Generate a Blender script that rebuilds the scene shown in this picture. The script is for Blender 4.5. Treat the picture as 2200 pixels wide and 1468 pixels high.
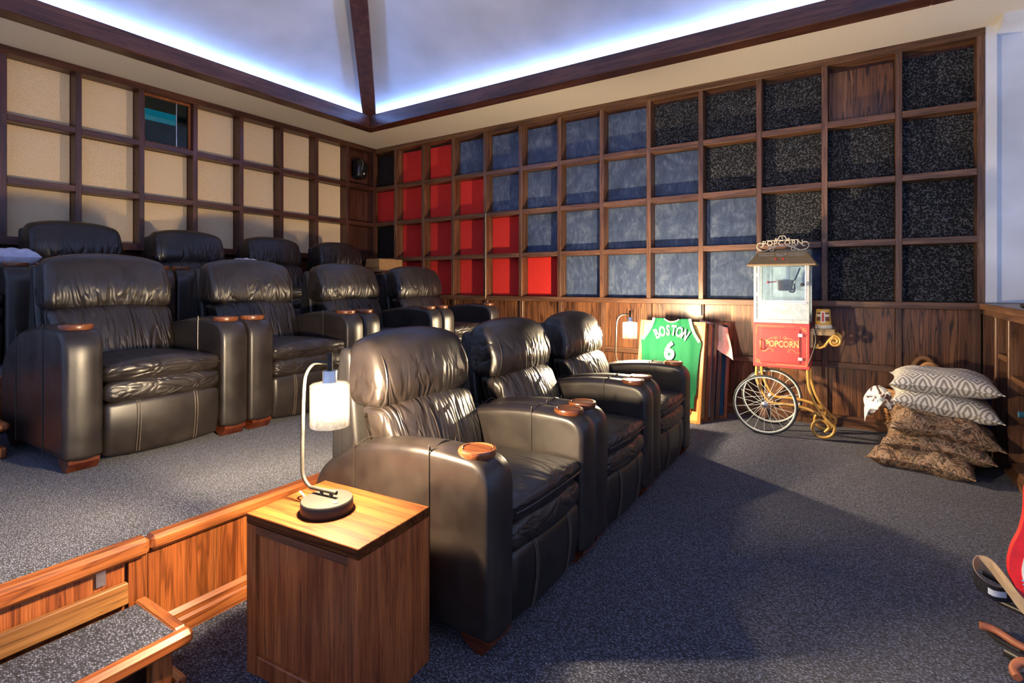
import bpy, bmesh, math, random
from mathutils import Vector, Matrix
random.seed(7)
for o in list(bpy.data.objects): bpy.data.objects.remove(o)
S = bpy.context.scene
COL = S.collection
PI = math.pi

# ---------------------------------------------------------------- camera, world, exposure
IMG_W, IMG_H, FPX, HORIZON, CAM_H, YAW = 2200., 1468., 1130., 610.5, 1.2, math.radians(33.06)
cam = bpy.data.cameras.new('camera'); camo = bpy.data.objects.new('camera', cam); COL.objects.link(camo)
camo.location = (0, 0, CAM_H); camo.rotation_euler = (PI/2, 0, YAW)
cam.sensor_fit = 'HORIZONTAL'; cam.sensor_width = 36.0; cam.lens = 36.0*FPX/IMG_W
cam.shift_y = -(IMG_H/2 - HORIZON)/IMG_W
cam.clip_start = 0.02
S.camera = camo
W = bpy.data.worlds.new('world'); S.world = W; W.use_nodes = True
bg = W.node_tree.nodes['Background']; bg.inputs[0].default_value = (0.44, 0.57, 1.0, 1); bg.inputs[1].default_value = 0.55
S.view_settings.view_transform = 'Standard'; S.view_settings.look = 'None'
S.view_settings.exposure = 0.85; S.view_settings.gamma = 1.0
try: S.view_settings.use_curve_mapping = False
except Exception: pass
BULB_STRENGTH = 3300.0; FAR_BULB_STRENGTH = 3900.0; LED_STRENGTH = 120.0

# ---------------------------------------------------------------- materials
MATS = {}
class NT:
    def __init__(s, name):
        s.m = bpy.data.materials.new(name); s.m.use_nodes = True
        s.t = s.m.node_tree; s.b = s.t.nodes['Principled BSDF']; s.out = s.t.nodes['Material Output']
    def n(s, typ, **kw):
        nd = s.t.nodes.new(typ)
        for k, v in kw.items():
            if k in nd.inputs.keys(): nd.inputs[k].default_value = v
            else: setattr(nd, k, v)
        return nd
    def l(s, a, b): s.t.links.new(a, b)
    def obj(s, scale=(1, 1, 1), rnd=0.0, rot=(0, 0, 0)):
        tc = s.n('ShaderNodeTexCoord'); src = tc.outputs['Object']
        if rnd:
            oi = s.n('ShaderNodeObjectInfo')
            mm = s.n('ShaderNodeMath', operation='MULTIPLY'); mm.inputs[1].default_value = rnd; s.l(oi.outputs['Random'], mm.inputs[0])
            va = s.n('ShaderNodeVectorMath', operation='ADD'); s.l(src, va.inputs[0]); s.l(mm.outputs[0], va.inputs[1]); src = va.outputs[0]
        mp = s.n('ShaderNodeMapping'); mp.inputs['Scale'].default_value = scale; mp.inputs['Rotation'].default_value = rot
        s.l(src, mp.inputs['Vector']); return mp.outputs[0]
    def noise(s, vec, scale, detail=4, rough=0.55, dist=0.0):
        nd = s.n('ShaderNodeTexNoise'); nd.inputs['Scale'].default_value = scale; nd.inputs['Detail'].default_value = detail
        nd.inputs['Roughness'].default_value = rough; nd.inputs['Distortion'].default_value = dist; s.l(vec, nd.inputs['Vector']); return nd.outputs['Fac']
    def ramp(s, fac, stops):
        nd = s.n('ShaderNodeValToRGB'); e = nd.color_ramp.elements
        while len(e) < len(stops): e.new(0.5)
        for i, (p, c) in enumerate(stops):
            e[i].position = p; e[i].color = (*c, 1) if len(c) == 3 else c
        s.l(fac, nd.inputs[0]); return nd.outputs[0]
    def mix(s, fac, a, b, typ='MIX'):
        nd = s.n('ShaderNodeMix', data_type='RGBA', blend_type=typ)
        for src, sock in ((fac, nd.inputs[0]), (a, nd.inputs[6]), (b, nd.inputs[7])):
            if hasattr(src, 'links'): s.l(src, sock)
            elif isinstance(src, (int, float)): sock.default_value = src
            else: sock.default_value = (*src, 1)
        return nd.outputs[2]
    def math(s, op, a, b=None):
        nd = s.n('ShaderNodeMath', operation=op)
        for src, sock in ((a, nd.inputs[0]), (b, nd.inputs[1])):
            if src is None: continue
            if hasattr(src, 'links'): s.l(src, sock)
            else: sock.default_value = src
        return nd.outputs[0]
    def bump(s, h, strength, dist=0.01, prev=None):
        nd = s.n('ShaderNodeBump'); nd.inputs['Strength'].default_value = strength; nd.inputs['Distance'].default_value = dist
        s.l(h, nd.inputs['Height'])
        if prev is not None: s.l(prev, nd.inputs['Normal'])
        return nd.outputs[0]
    def base(s, c):
        if hasattr(c, 'links'): s.l(c, s.b.inputs['Base Color'])
        else: s.b.inputs['Base Color'].default_value = (*c, 1)
    def done(s, rough=0.5, spec=0.5, metal=0.0, normal=None, sheen=0.0, coat=0.0):
        s.b.inputs['Roughness'].default_value = rough if not hasattr(rough, 'links') else 0.5
        if hasattr(rough, 'links'): s.l(rough, s.b.inputs['Roughness'])
        s.b.inputs['Specular IOR Level'].default_value = spec; s.b.inputs['Metallic'].default_value = metal
        if sheen: s.b.inputs['Sheen Weight'].default_value = sheen
        if coat: s.b.inputs['Coat Weight'].default_value = coat; s.b.inputs['Coat Roughness'].default_value = 0.25
        if normal is not None: s.l(normal, s.b.inputs['Normal'])
        MATS[s.m.name] = s.m; return s.m

def plain(name, c, rough=0.5, spec=0.5, metal=0.0, coat=0.0, nz=0.0, nscale=30):
    k = NT(name)
    v = k.obj(); f = k.noise(v, nscale, 3)
    d = tuple(max(0, x*(1-0.18)) for x in c); u = tuple(min(1, x*1.1) for x in c)
    k.base(k.ramp(f, [(0.3, d), (0.7, u)]))
    return k.done(rough, spec, metal, k.bump(f, nz, 0.003) if nz else None, coat=coat)

def wood(name, dark, mid, light, axis, scale=1.0, rough=0.42, cath=0.5, coat=0.15, spec=0.5):
    """oak: grain runs along axis; long streaks, pores and cathedral figure"""
    k = NT(name)
    st = [13.0, 13.0, 13.0]; st[axis] = 0.75
    v = k.obj(tuple(x*scale for x in st), rnd=13.0)
    fig = k.noise(v, 1.6, 3, 0.5, 0.6)
    fig2 = k.math('FRACT', k.math('MULTIPLY', fig, 7.0))
    fig2 = k.math('ABSOLUTE', k.math('SUBTRACT', fig2, 0.5))
    st2 = [190.0, 190.0, 190.0]; st2[axis] = 3.0
    v2 = k.obj(tuple(x*scale for x in st2), rnd=7.0)
    pore = k.noise(v2, 1.0, 3, 0.7)
    blot = k.noise(k.obj((1, 1, 1), rnd=5.0), 2.3, 2)
    c = k.ramp(fig, [(0.25, dark), (0.5, mid), (0.75, light)])
    line = k.ramp(fig2, [(0.02, (0.16, 0.12, 0.1)), (0.2, (1, 1, 1))])
    c = k.mix(cath, c, line, 'MULTIPLY')
    c = k.mix(0.75, c, k.ramp(pore, [(0.36, (0.36, 0.31, 0.28)), (0.55, (1, 1, 1))]), 'MULTIPLY')
    c = k.mix(0.55, c, k.ramp(blot, [(0.3, (0.55, 0.5, 0.5)), (0.7, (1.25, 1.2, 1.1))]), 'MULTIPLY')
    k.base(c)
    return k.done(rough, spec, 0, k.bump(pore, 0.25, 0.002), coat=coat)

DK, MD, LT = (0.08, 0.035, 0.017), (0.175, 0.082, 0.04), (0.29, 0.155, 0.085)
wood('grid_oak_z', DK, MD, LT, 2); wood('grid_oak_x', DK, MD, LT, 0); wood('grid_oak_y', DK, MD, LT, 1)
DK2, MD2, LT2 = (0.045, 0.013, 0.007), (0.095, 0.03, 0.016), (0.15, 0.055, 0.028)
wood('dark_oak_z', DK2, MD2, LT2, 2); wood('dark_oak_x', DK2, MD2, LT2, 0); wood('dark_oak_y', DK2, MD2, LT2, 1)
wood('panel_oak_z', (0.11, 0.044, 0.017), (0.22, 0.09, 0.034), (0.36, 0.165, 0.065), 2, 0.7, cath=0.95)
OR, OM, OL = (0.2, 0.05, 0.012), (0.36, 0.105, 0.025), (0.5, 0.18, 0.05)
wood('orange_oak_y', OR, OM, OL, 1); wood('orange_oak_x', OR, OM, OL, 0); wood('orange_oak_z', OR, OM, OL, 2, 0.8, cath=0.6)
wood('table_oak_z', (0.2, 0.046, 0.012), (0.38, 0.105, 0.027), (0.55, 0.18, 0.05), 2, 1.3, cath=0.35)
wood('table_oak_x', (0.075, 0.02, 0.0045), (0.135, 0.04, 0.009), (0.2, 0.066, 0.016), 0, 0.8, cath=0.6, rough=0.6, coat=0.0, spec=0.12)
wood('pale_oak_x', (0.45, 0.2, 0.05), (0.6, 0.3, 0.085), (0.72, 0.4, 0.14), 0, cath=0.2)
wood('pale_oak_y', (0.3, 0.12, 0.03), (0.42, 0.19, 0.055), (0.52, 0.26, 0.09), 1, cath=0.3)
wood('pale_oak_z', (0.45, 0.2, 0.05), (0.6, 0.3, 0.085), (0.72, 0.4, 0.14), 2, cath=0.2)
wood('mahogany', (0.06, 0.011, 0.005), (0.13, 0.028, 0.01), (0.19, 0.05, 0.018), 0, cath=0.2, rough=0.3)
wood('cup_wood', (0.12, 0.035, 0.01), (0.22, 0.07, 0.022), (0.3, 0.11, 0.04), 0, cath=0.3, rough=0.3)

def leather(name, fold, col=((0.013, 0.0095, 0.0085), (0.027, 0.02, 0.0165)), rough=0.36):
    k = NT(name)
    v = k.obj(rnd=9.0)
    grain = k.noise(v, 320, 3, 0.6)
    med = k.noise(v, 9, 3, 0.55, 0.4)
    k.base(k.ramp(med, [(0.3, col[0]), (0.75, col[1])]))
    n = k.bump(grain, 0.12, 0.002)
    n = k.bump(k.noise(v, 7, 0, 0.5), 0.10, 0.03, n)
    if fold:
        fv = k.obj(fold[0], rnd=9.0)
        f = k.noise(fv, 1.0, 2, 0.5, 0.8)
        fr = k.math('ABSOLUTE', k.math('SUBTRACT', f, 0.5))
        fr = k.ramp(fr, [(0.0, (0, 0, 0)), (0.13, (1, 1, 1))])
        if len(fold) > 2:       # gathers only where the cushion is pulled in at its lower edge
            sz = k.n('ShaderNodeSeparateXYZ'); k.l(k.obj(), sz.inputs[0])
            fr = k.math('MULTIPLY', fr, k.ramp(k.math('MULTIPLY', k.math('SUBTRACT', sz.outputs[2], fold[2][0]), 1.0/(fold[2][1]-fold[2][0])), [(0.0, (1, 1, 1)), (1.0, (0, 0, 0))]))
        n = k.bump(fr, fold[1], 0.012, n)
    r = k.ramp(med, [(0.3, (rough-0.03,)*3), (0.7, (rough+0.06,)*3)])
    return k.done(r, 0.62, 0, n)
leather('leather_arm', None)
leather('leather_back', ((5, 15, 2.0), 0.6))
leather('leather_head', ((6, 11, 4), 0.6, (0.74, 0.93)))
leather('leather_seat', ((3, 7, 14), 0.4))
plain('leather_thread', (0.1, 0.075, 0.055), 0.5)
plain('leather_piping', (0.03, 0.022, 0.018), 0.35)
plain('black_shell', (0.02, 0.018, 0.018), 0.4)

def fabric(name, c1, c2, scale=260, rough=0.9, bmp=0.4):
    k = NT(name); v = k.obj(rnd=3.0); f = k.noise(v, scale, 2, 0.7)
    k.base(k.ramp(f, [(0.35, c1), (0.65, c2)]))
    return k.done(rough, 0.15, 0, k.bump(f, bmp, 0.003), sheen=0.1)
fabric('beige_fabric', (0.66, 0.48, 0.27), (0.84, 0.64, 0.39), 150)
fabric('red_fabric', (0.6, 0.018, 0.014), (0.8, 0.05, 0.035), 190)
fabric('dark_fabric', (0.012, 0.009, 0.008), (0.03, 0.02, 0.018), 190)
k = NT('blue_suede'); v = k.obj(rnd=17.0)
a = k.noise(v, 4.5, 6, 0.65, 1.3); b = k.noise(k.obj((14, 14, 5.5), rnd=5.0), 1.0, 5, 0.7, 1.6); c = k.noise(v, 200, 2)
m = k.math('MULTIPLY', k.math('ADD', a, b), 0.5)
cc = k.ramp(m, [(0.36, (0.03, 0.05, 0.105)), (0.5, (0.06, 0.092, 0.165)), (0.6, (0.115, 0.155, 0.225)), (0.74, (0.17, 0.215, 0.285))])
k.base(k.mix(0.4, cc, k.ramp(c, [(0.3, (0.5, 0.5, 0.5)), (0.7, (1.2, 1.2, 1.2))]), 'MULTIPLY')); k.done(0.8, 0.25, 0, k.bump(c, 0.2, 0.002), sheen=0.3)
k = NT('vine_fabric'); v = k.obj(rnd=9.0)
w = k.noise(v, 55, 2, 0.5); dv = k.n('ShaderNodeVectorMath', operation='SCALE')
nv = k.n('ShaderNodeTexNoise'); nv.inputs['Scale'].default_value = 45; k.l(v, nv.inputs['Vector']); k.l(nv.outputs['Color'], dv.inputs[0]); dv.inputs['Scale'].default_value = 0.03
av = k.n('ShaderNodeVectorMath', operation='ADD'); k.l(v, av.inputs[0]); k.l(dv.outputs[0], av.inputs[1])
vo = k.n('ShaderNodeTexVoronoi', feature='DISTANCE_TO_EDGE'); vo.inputs['Scale'].default_value = 44; k.l(av.outputs[0], vo.inputs['Vector'])
seg = k.math('GREATER_THAN', w, 0.47)
ln = k.math('MULTIPLY', k.math('LESS_THAN', vo.outputs['Distance'], 0.075), seg)
k.base(k.mix(ln, (0.01, 0.011, 0.013), (0.11, 0.115, 0.125))); k.done(0.85, 0.2, sheen=0.1)

def carpet(name, c1, c2, c3):
    k = NT(name); v = k.obj((1, 1, 1), rot=(0, 0, 0.6))
    mp = k.obj((130, 270, 130), rot=(0, 0, 0.5))
    wv = k.noise(mp, 1.0, 3, 0.75, 0.3); big = k.noise(v, 2.2, 3)
    sp = k.noise(v, 420, 2, 0.7)
    vo = k.n('ShaderNodeTexVoronoi'); vo.inputs['Scale'].default_value = 1.0; vo.inputs['Randomness'].default_value = 0.75; k.l(k.obj((105, 200, 105), rot=(0, 0, 0.5)), vo.inputs['Vector'])
    loop = k.math('SUBTRACT', 1.0, k.math('MULTIPLY', vo.outputs['Distance'], 1.15))
    wv = k.math('ADD', k.math('MULTIPLY', wv, 0.6), k.math('MULTIPLY', loop, 0.42))
    c = k.ramp(wv, [(0.36, c1), (0.53, c2), (0.70, c3)])
    c = k.mix(0.5, c, k.ramp(sp, [(0.3, (0.45, 0.45, 0.45)), (0.7, (1.35, 1.35, 1.35))]), 'MULTIPLY')
    c = k.mix(0.5, c, k.ramp(big, [(0.35, (0.75, 0.75, 0.78)), (0.65, (1.1, 1.1, 1.1))]), 'MULTIPLY')
    k.base(c); return k.done(0.95, 0.1, 0, k.bump(wv, 0.8, 0.006), sheen=0.15)
carpet('carpet', (0.008, 0.009, 0.016), (0.056, 0.063, 0.098), (0.33, 0.36, 0.48))
plain('soffit_paint', (0.76, 0.69, 0.57), 0.85, 0.2, nz=0.05, nscale=150)
plain('vault_paint', (0.48, 0.49, 0.52), 0.85, 0.2, nscale=1.5)
plain('white_paint', (0.74, 0.77, 0.8), 0.8, 0.2, nscale=2)
plain('black_metal', (0.035, 0.032, 0.03), 0.38, 0.5, 0.3)
plain('bronze_metal', (0.03, 0.026, 0.022), 0.5, 0.35, 0.4)
plain('steel', (0.7, 0.73, 0.75), 0.34, 0.5, 1.0)
plain('white_enamel', (0.55, 0.57, 0.57), 0.35)
plain('case_metal', (0.42, 0.5, 0.55), 0.4, 0.5, 0.35)
plain('red_enamel', (0.66, 0.06, 0.06), 0.4)
plain('gold_paint', (0.62, 0.36, 0.09), 0.4, 0.5, 0.2)
plain('gold_print', (0.85, 0.5, 0.2), 0.6)
plain('tan_metal', (0.29, 0.205, 0.1), 0.45, 0.5, 0.2)
plain('cream_metal', (0.6, 0.53, 0.4), 0.45)
plain('tyre', (0.025, 0.03, 0.035), 0.5)
plain('wheel_rim', (0.62, 0.68, 0.66), 0.4)
plain('brass', (0.7, 0.45, 0.13), 0.3, 0.5, 0.9)
plain('red_knob', (0.5, 0.06, 0.04), 0.3)
plain('jersey_green', (0.0, 0.075, 0.028), 0.75, 0.2, nz=0.3, nscale=180)
plain('jersey_white', (0.62, 0.6, 0.57), 0.8, 0.2)
plain('pink_cloth', (0.75, 0.55, 0.5), 0.85, 0.2, nz=0.3, nscale=40)
plain('mat_board', (0.72, 0.44, 0.15), 0.8, 0.2)
plain('mat_orange', (0.6, 0.16, 0.04), 0.8, 0.2)
plain('mat_blue', (0.03, 0.12, 0.2), 0.7, 0.2)
plain('ink', (0.04, 0.04, 0.05), 0.6)
plain('cardboard', (0.42, 0.235, 0.1), 0.85, 0.2)
plain('speaker_black', (0.012, 0.011, 0.012), 0.3)
plain('booth_black', (0.012, 0.012, 0.013), 0.8)
plain('pale_cloth', (0.6, 0.6, 0.75), 0.9, 0.1, nz=0.3, nscale=30)
plain('blue_plastic', (0.01, 0.02, 0.6), 0.35)
plain('black_plastic', (0.02, 0.02, 0.022), 0.4)
plain('grey_card', (0.35, 0.34, 0.3), 0.7)
plain('white_plastic', (0.7, 0.62, 0.5), 0.5)
plain('guitar_red', (0.75, 0.012, 0.012), 0.35)
plain('pickguard', (0.8, 0.78, 0.7), 0.4)
plain('strap_tan', (0.42, 0.31, 0.2), 0.8)
plain('strap_black', (0.015, 0.015, 0.02), 0.4)
plain('strap_white', (0.7, 0.75, 0.8), 0.4)
plain('rubber_brown', (0.4, 0.13, 0.06), 0.5)
plain('tub_yellow', (0.75, 0.4, 0.06), 0.5)
plain('tub_white', (0.75, 0.7, 0.55), 0.5)
plain('tub_brown', (0.16, 0.06, 0.03), 0.5)
plain('tub_red', (0.6, 0.03, 0.02), 0.5)
plain('cord_white', (0.6, 0.55, 0.45), 0.5)
plain('wicker', (0.4, 0.2, 0.075), 0.6, nz=0.3, nscale=80)
plain('conduit_brass', (0.45, 0.33, 0.18), 0.4, 0.5, 0.6)

k = NT('towel_print'); v = k.obj()
a = k.noise(v, 16, 3, 0.5, 0.8)
k.base(k.ramp(a, [(0.0, (0.5, 0.1, 0.04)), (0.38, (0.06, 0.05, 0.06)), (0.44, (0.75, 0.74, 0.72)), (0.6, (0.78, 0.77, 0.75)), (0.64, (0.15, 0.3, 0.4)), (0.7, (0.75, 0.73, 0.7))])); k.done(0.9, 0.1)
k = NT('camo_fabric'); v = k.obj(rnd=11.0)
a = k.noise(v, 8.5, 4, 0.62, 1.4); b = k.noise(v, 20, 3, 0.6, 2.2)
c = k.ramp(a, [(0.30, (0.025, 0.026, 0.024)), (0.38, (0.14, 0.075, 0.045)), (0.44, (0.42, 0.28, 0.17)), (0.49, (0.05, 0.04, 0.032)), (0.54, (0.5, 0.36, 0.25)), (0.58, (0.2, 0.1, 0.06)), (0.64, (0.04, 0.05, 0.045)), (0.72, (0.36, 0.23, 0.15))])
k.base(k.mix(0.6, c, k.ramp(b, [(0.4, (0.35, 0.32, 0.3)), (0.5, (1, 1, 1)), (0.6, (0.6, 0.55, 0.5))]), 'MULTIPLY')); k.done(0.9, 0.15, 0, k.bump(b, 0.3, 0.004))
k = NT('diamond_weave'); v = k.obj((9.5, 9.5, 9.5))
sx = k.n('ShaderNodeSeparateXYZ'); k.l(v, sx.inputs[0])
def tri(s): return k.math('ABSOLUTE', k.math('SUBTRACT', k.math('FRACT', s), 0.5))
d = k.math('ADD', tri(sx.outputs[0]), tri(sx.outputs[1]))
st = k.math('GREATER_THAN', k.math('FRACT', k.math('MULTIPLY', d, 4.0)), 0.5)
fz = k.noise(v, 60, 2)
k.base(k.mix(st, (0.3, 0.28, 0.25), (0.74, 0.72, 0.66))); k.done(0.9, 0.15, 0, k.bump(fz, 0.3, 0.004))
def glass(name, tint=(1, 1, 1), refl=0.06, haze=0.0):
    k = NT(name); k.t.nodes.remove(k.b)
    tr = k.n('ShaderNodeBsdfTransparent'); tr.inputs[0].default_value = (*tint, 1)
    gl = k.n('ShaderNodeBsdfGlossy'); gl.inputs['Roughness'].default_value = 0.03
    fr = k.n('ShaderNodeLayerWeight'); fr.inputs['Blend'].default_value = 0.25
    f = k.math('ADD', k.math('MULTIPLY', fr.outputs['Fresnel'], 0.6), refl)
    mx = k.n('ShaderNodeMixShader'); k.l(f, mx.inputs[0]); k.l(tr.outputs[0], mx.inputs[1]); k.l(gl.outputs[0], mx.inputs[2])
    res = mx.outputs[0]
    if haze:
        tl = k.n('ShaderNodeBsdfTranslucent'); m2 = k.n('ShaderNodeMixShader'); sd = k.noise(k.obj(), 90, 2)
        k.l(k.ramp(sd, [(0.35, (haze*0.6,)*3), (0.7, (haze*1.5,)*3)]), m2.inputs[0]); k.l(res, m2.inputs[1]); k.l(tl.outputs[0], m2.inputs[2]); res = m2.outputs[0]
    k.l(res, k.out.inputs[0]); MATS[name] = k.m
glass('clear_glass', haze=0.0012); glass('case_glass', (0.93, 0.98, 1.0), 0.05); glass('booth_glass', (0.5, 0.7, 0.75), 0.03)
def emit(name, c, s):
    k = NT(name); k.t.nodes.remove(k.b); e = k.n('ShaderNodeEmission'); e.inputs[0].default_value = (*c, 1); e.inputs[1].default_value = s
    k.l(e.outputs[0], k.out.inputs[0]); MATS[name] = k.m
emit('led_glow', (0.22, 0.42, 1.0), LED_STRENGTH); emit('bulb_glow', (1.0, 0.76, 0.47), BULB_STRENGTH); emit('far_bulb_glow', (1.0, 0.76, 0.47), FAR_BULB_STRENGTH); emit('reflection_glow', (0.02, 0.32, 0.42), 0.35)

# ---------------------------------------------------------------- mesh helpers
class MB:
    def __init__(s): s.v = []; s.f = []; s.mi = []; s.cur = 0
    def add(s, v, f):
        o = len(s.v); s.v += [tuple(p) for p in v]; s.f += [tuple(i+o for i in q) for q in f]; s.mi += [s.cur]*len(f); return s
    def box(s, x0, x1, y0, y1, z0, z1, b=0.0):
        if b <= 0:
            v = [(x, y, z) for x in (x0, x1) for y in (y0, y1) for z in (z0, z1)]
            return s.add(v, [(0, 1, 3, 2), (4, 6, 7, 5), (0, 4, 5, 1), (2, 3, 7, 6), (0, 2, 6, 4), (1, 5, 7, 3)])
        bm = bmesh.new(); bmesh.ops.create_cube(bm, size=1.0)
        for q in bm.verts: q.co = Vector(((x0+x1)/2+q.co.x*(x1-x0), (y0+y1)/2+q.co.y*(y1-y0), (z0+z1)/2+q.co.z*(z1-z0)))
        bmesh.ops.bevel(bm, geom=list(bm.edges), offset=b, segments=1, affect='EDGES', profile=0.5)
        bm.verts.index_update(); v = [tuple(q.co) for q in bm.verts]; f = [tuple(q.index for q in p.verts) for p in bm.faces]; bm.free()
        return s.add(v, f)
    def tube(s, path, r, n=10, closed=False, taper=None):
        P = [Vector(p) for p in path]; m = len(P); rings = []
        prev = None; v = []
        for i in range(m):
            if closed: t = (P[(i+1) % m]-P[i-1]).normalized()
            else: t = (P[min(i+1, m-1)]-P[max(i-1, 0)]).normalized()
            if prev is None:
                a = Vector((0, 0, 1)) if abs(t.z) < 0.9 else Vector((1, 0, 0))
                nrm = t.cross(a).normalized()
            else:
                nrm = (prev - t*prev.dot(t)).normalized()
            prev = nrm; bn = t.cross(nrm)
            rr = r if taper is None else taper(i/(m-1))*r
            for j in range(n):
                a = 2*PI*j/n; v.append(P[i]+nrm*(rr*math.cos(a))+bn*(rr*math.sin(a)))
        f = []
        for i in range(m if closed else m-1):
            for j in range(n):
                a = i*n+j; b = i*n+(j+1) % n; i2 = (i+1) % m; f.append((a, b, i2*n+(j+1) % n, i2*n+j))
        if not closed: f += [tuple(range(n-1, -1, -1)), tuple((m-1)*n+j for j in range(n))]
        return s.add(v, f)
    def lathe(s, prof, n=24, c=(0, 0, 0), cap=True):
        v = []; m = len(prof)
        for r, z in prof:
            for j in range(n):
                a = 2*PI*j/n; v.append((c[0]+r*math.cos(a), c[1]+r*math.sin(a), c[2]+z))
        f = []
        for i in range(m-1):
            for j in range(n):
                f.append((i*n+j, i*n+(j+1) % n, (i+1)*n+(j+1) % n, (i+1)*n+j))
        if cap: f += [tuple(range(n-1, -1, -1)), tuple((m-1)*n+j for j in range(n))]
        return s.add(v, f)
    def prism(s, poly, axis, a0, a1):
        def P(u, w, a): return (a, u, w) if axis == 0 else ((u, a, w) if axis == 1 else (u, w, a))
        n = len(poly); v = [P(u, w, a0) for u, w in poly]+[P(u, w, a1) for u, w in poly]
        f = [tuple(range(n-1, -1, -1)), tuple(range(n, 2*n))]+[(i, (i+1) % n, n+(i+1) % n, n+i) for i in range(n)]
        return s.add(v, f)
    def xf(s, M, start=0):
        s.v[start:] = [tuple(M @ Vector(p)) for p in s.v[start:]]; return s
    def mesh(s, name, mats, smooth=False):
        me = bpy.data.meshes.new(name); me.from_pydata(s.v, [], s.f)
        for m in ([mats] if isinstance(mats, str) else mats): me.materials.append(MATS[m])
        if len(set(s.mi)) > 1: me.polygons.foreach_set('material_index', s.mi)
        bm = bmesh.new(); bm.from_mesh(me); bmesh.ops.recalc_face_normals(bm, faces=bm.faces); bm.to_mesh(me); bm.free()
        if smooth:
            me.polygons.foreach_set('use_smooth', [True]*len(me.polygons))
            try: me.set_sharp_from_angle(angle=math.radians(50))
            except Exception: pass
        me.update(); return me

def link(name, me, parent=None, loc=None, rot=None):
    o = bpy.data.objects.new(name, me); COL.objects.link(o)
    if parent is not None: o.parent = parent
    if loc is not None: o.location = loc
    if rot is not None: o.rotation_euler = rot
    return o
def part(name, mb, mat, parent=None, smooth=False, loc=None, rot=None): return link(name, mb.mesh(name, mat, smooth), parent, loc, rot)
def thing(name, label, cat, loc=(0, 0, 0), rz=0.0, group=None):
    o = link(name, None, None, loc, (0, 0, rz)); return tag(o, label, cat, group)
def tag(o, label, cat, group=None):
    o['label'] = label; o['category'] = cat
    if group: o['group'] = group
    return o
def struct(o): o['kind'] = 'structure'; return o
def copy_tree(o, parent=None):
    c = o.copy(); COL.objects.link(c); c.parent = parent
    for ch in list(o.children): copy_tree(ch, c)
    return c
def boxm(*a, b=0.0): return MB().box(*a, b=b)
def fillet(pts, seg=5):
    out = []; n = len(pts)
    for i in range(n):
        p0 = Vector(pts[i-1][:2]); p = Vector(pts[i][:2]); p1 = Vector(pts[(i+1) % n][:2]); r = pts[i][2] if len(pts[i]) > 2 else 0
        if r <= 0: out.append(tuple(p)); continue
        d0 = (p0-p); d1 = (p1-p); l = min(r, d0.length*0.48, d1.length*0.48)
        a = p+d0.normalized()*l; b = p+d1.normalized()*l
        for k in range(seg+1):
            t = k/seg; out.append(tuple(a*(1-t)**2+p*2*t*(1-t)+b*t*t))
    return out
def resample(poly, step):
    out = []; n = len(poly)
    for i in range(n):
        a = Vector(poly[i]); b = Vector(poly[(i+1) % n]); k = max(1, int((b-a).length/step))
        for j in range(k): out.append(tuple(a+(b-a)*(j/k)))
    return out
def area2(p): return sum(p[i-1][0]*p[i][1]-p[i][0]*p[i-1][1] for i in range(len(p)))
def loft_y(prof, y0, y1, r, crown=0.0, nmid=10, nend=5, step=0.04, warp=None):
    """closed xz profile swept along y with rounded ends and a swelling middle"""
    p = resample(prof, step)
    if area2(p) < 0: p = p[::-1]
    n = len(p); nr = []
    for i in range(n):
        t = Vector(p[(i+1) % n])-Vector(p[i-1]); nr.append(Vector((t.y, -t.x)).normalized())
    st = [(y0, r+0.012)]
    for i in range(nend): th = PI/2*i/nend; st.append((y0+r*(1-math.cos(th)), r*(1-math.sin(th))))
    for i in range(nmid+1):
        t = i/nmid; st.append((y0+r+(y1-y0-2*r)*t, -crown*(1-(2*t-1)**2)))
    for i in range(nend-1, -1, -1): th = PI/2*i/nend; st.append((y1-r*(1-math.cos(th)), r*(1-math.sin(th))))
    st.append((y1, r+0.012))
    v = []
    for y, ins in st:
        for i in range(n):
            q = Vector(p[i])-nr[i]*ins; pt = (q.x, y, q.y)
            v.append(warp(*pt) if warp else pt)
    f = []; m = len(st)
    for i in range(m-1):
        for j in range(n): f.append((i*n+j, i*n+(j+1) % n, (i+1)*n+(j+1) % n, (i+1)*n+j))
    f += [tuple(range(n)), tuple((m-1)*n+j for j in range(n-1, -1, -1))]
    b = MB(); b.add(v, f); return b, p, nr
def spiral(cx, cz, r0, r1, a0, a1, n=24):
    return [(cx+(r0+(r1-r0)*i/n)*math.cos(a0+(a1-a0)*i/n), cz+(r0+(r1-r0)*i/n)*math.sin(a0+(a1-a0)*i/n)) for i in range(n+1)]
def smooth_path(pts, sub=6):
    P = [Vector(p) for p in pts]; out = []
    for i in range(len(P)-1):
        p0, p1, p2, p3 = P[max(i-1, 0)], P[i], P[i+1], P[min(i+2, len(P)-1)]
        for k in range(sub):
            t = k/sub; out.append(0.5*((2*p1)+(p2-p0)*t+(2*p0-5*p1+4*p2-p3)*t*t+(3*p1-p0-3*p2+p3)*t**3))
    out.append(P[-1]); return out
def text_mb(body, size, extrude=0.002, offset=0.0, spacing=1.0, align='CENTER'):
    c = bpy.data.curves.new('t', 'FONT'); c.body = body; c.size = size; c.extrude = extrude; c.offset = offset
    c.align_x = align; c.align_y = 'CENTER'; c.space_character = spacing; c.resolution_u = 3
    o = bpy.data.objects.new('t', c); COL.objects.link(o)
    dg = bpy.context.evaluated_depsgraph_get(); me = bpy.data.meshes.new_from_object(o.evaluated_get(dg))
    b = MB(); b.add([tuple(v.co) for v in me.vertices], [tuple(p.vertices) for p in me.polygons])
    bpy.data.objects.remove(o); bpy.data.curves.remove(c); bpy.data.meshes.remove(me); return b
STAND = Matrix.Rotation(PI/2, 4, 'X')      # text in the xy plane -> upright, facing -y

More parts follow.
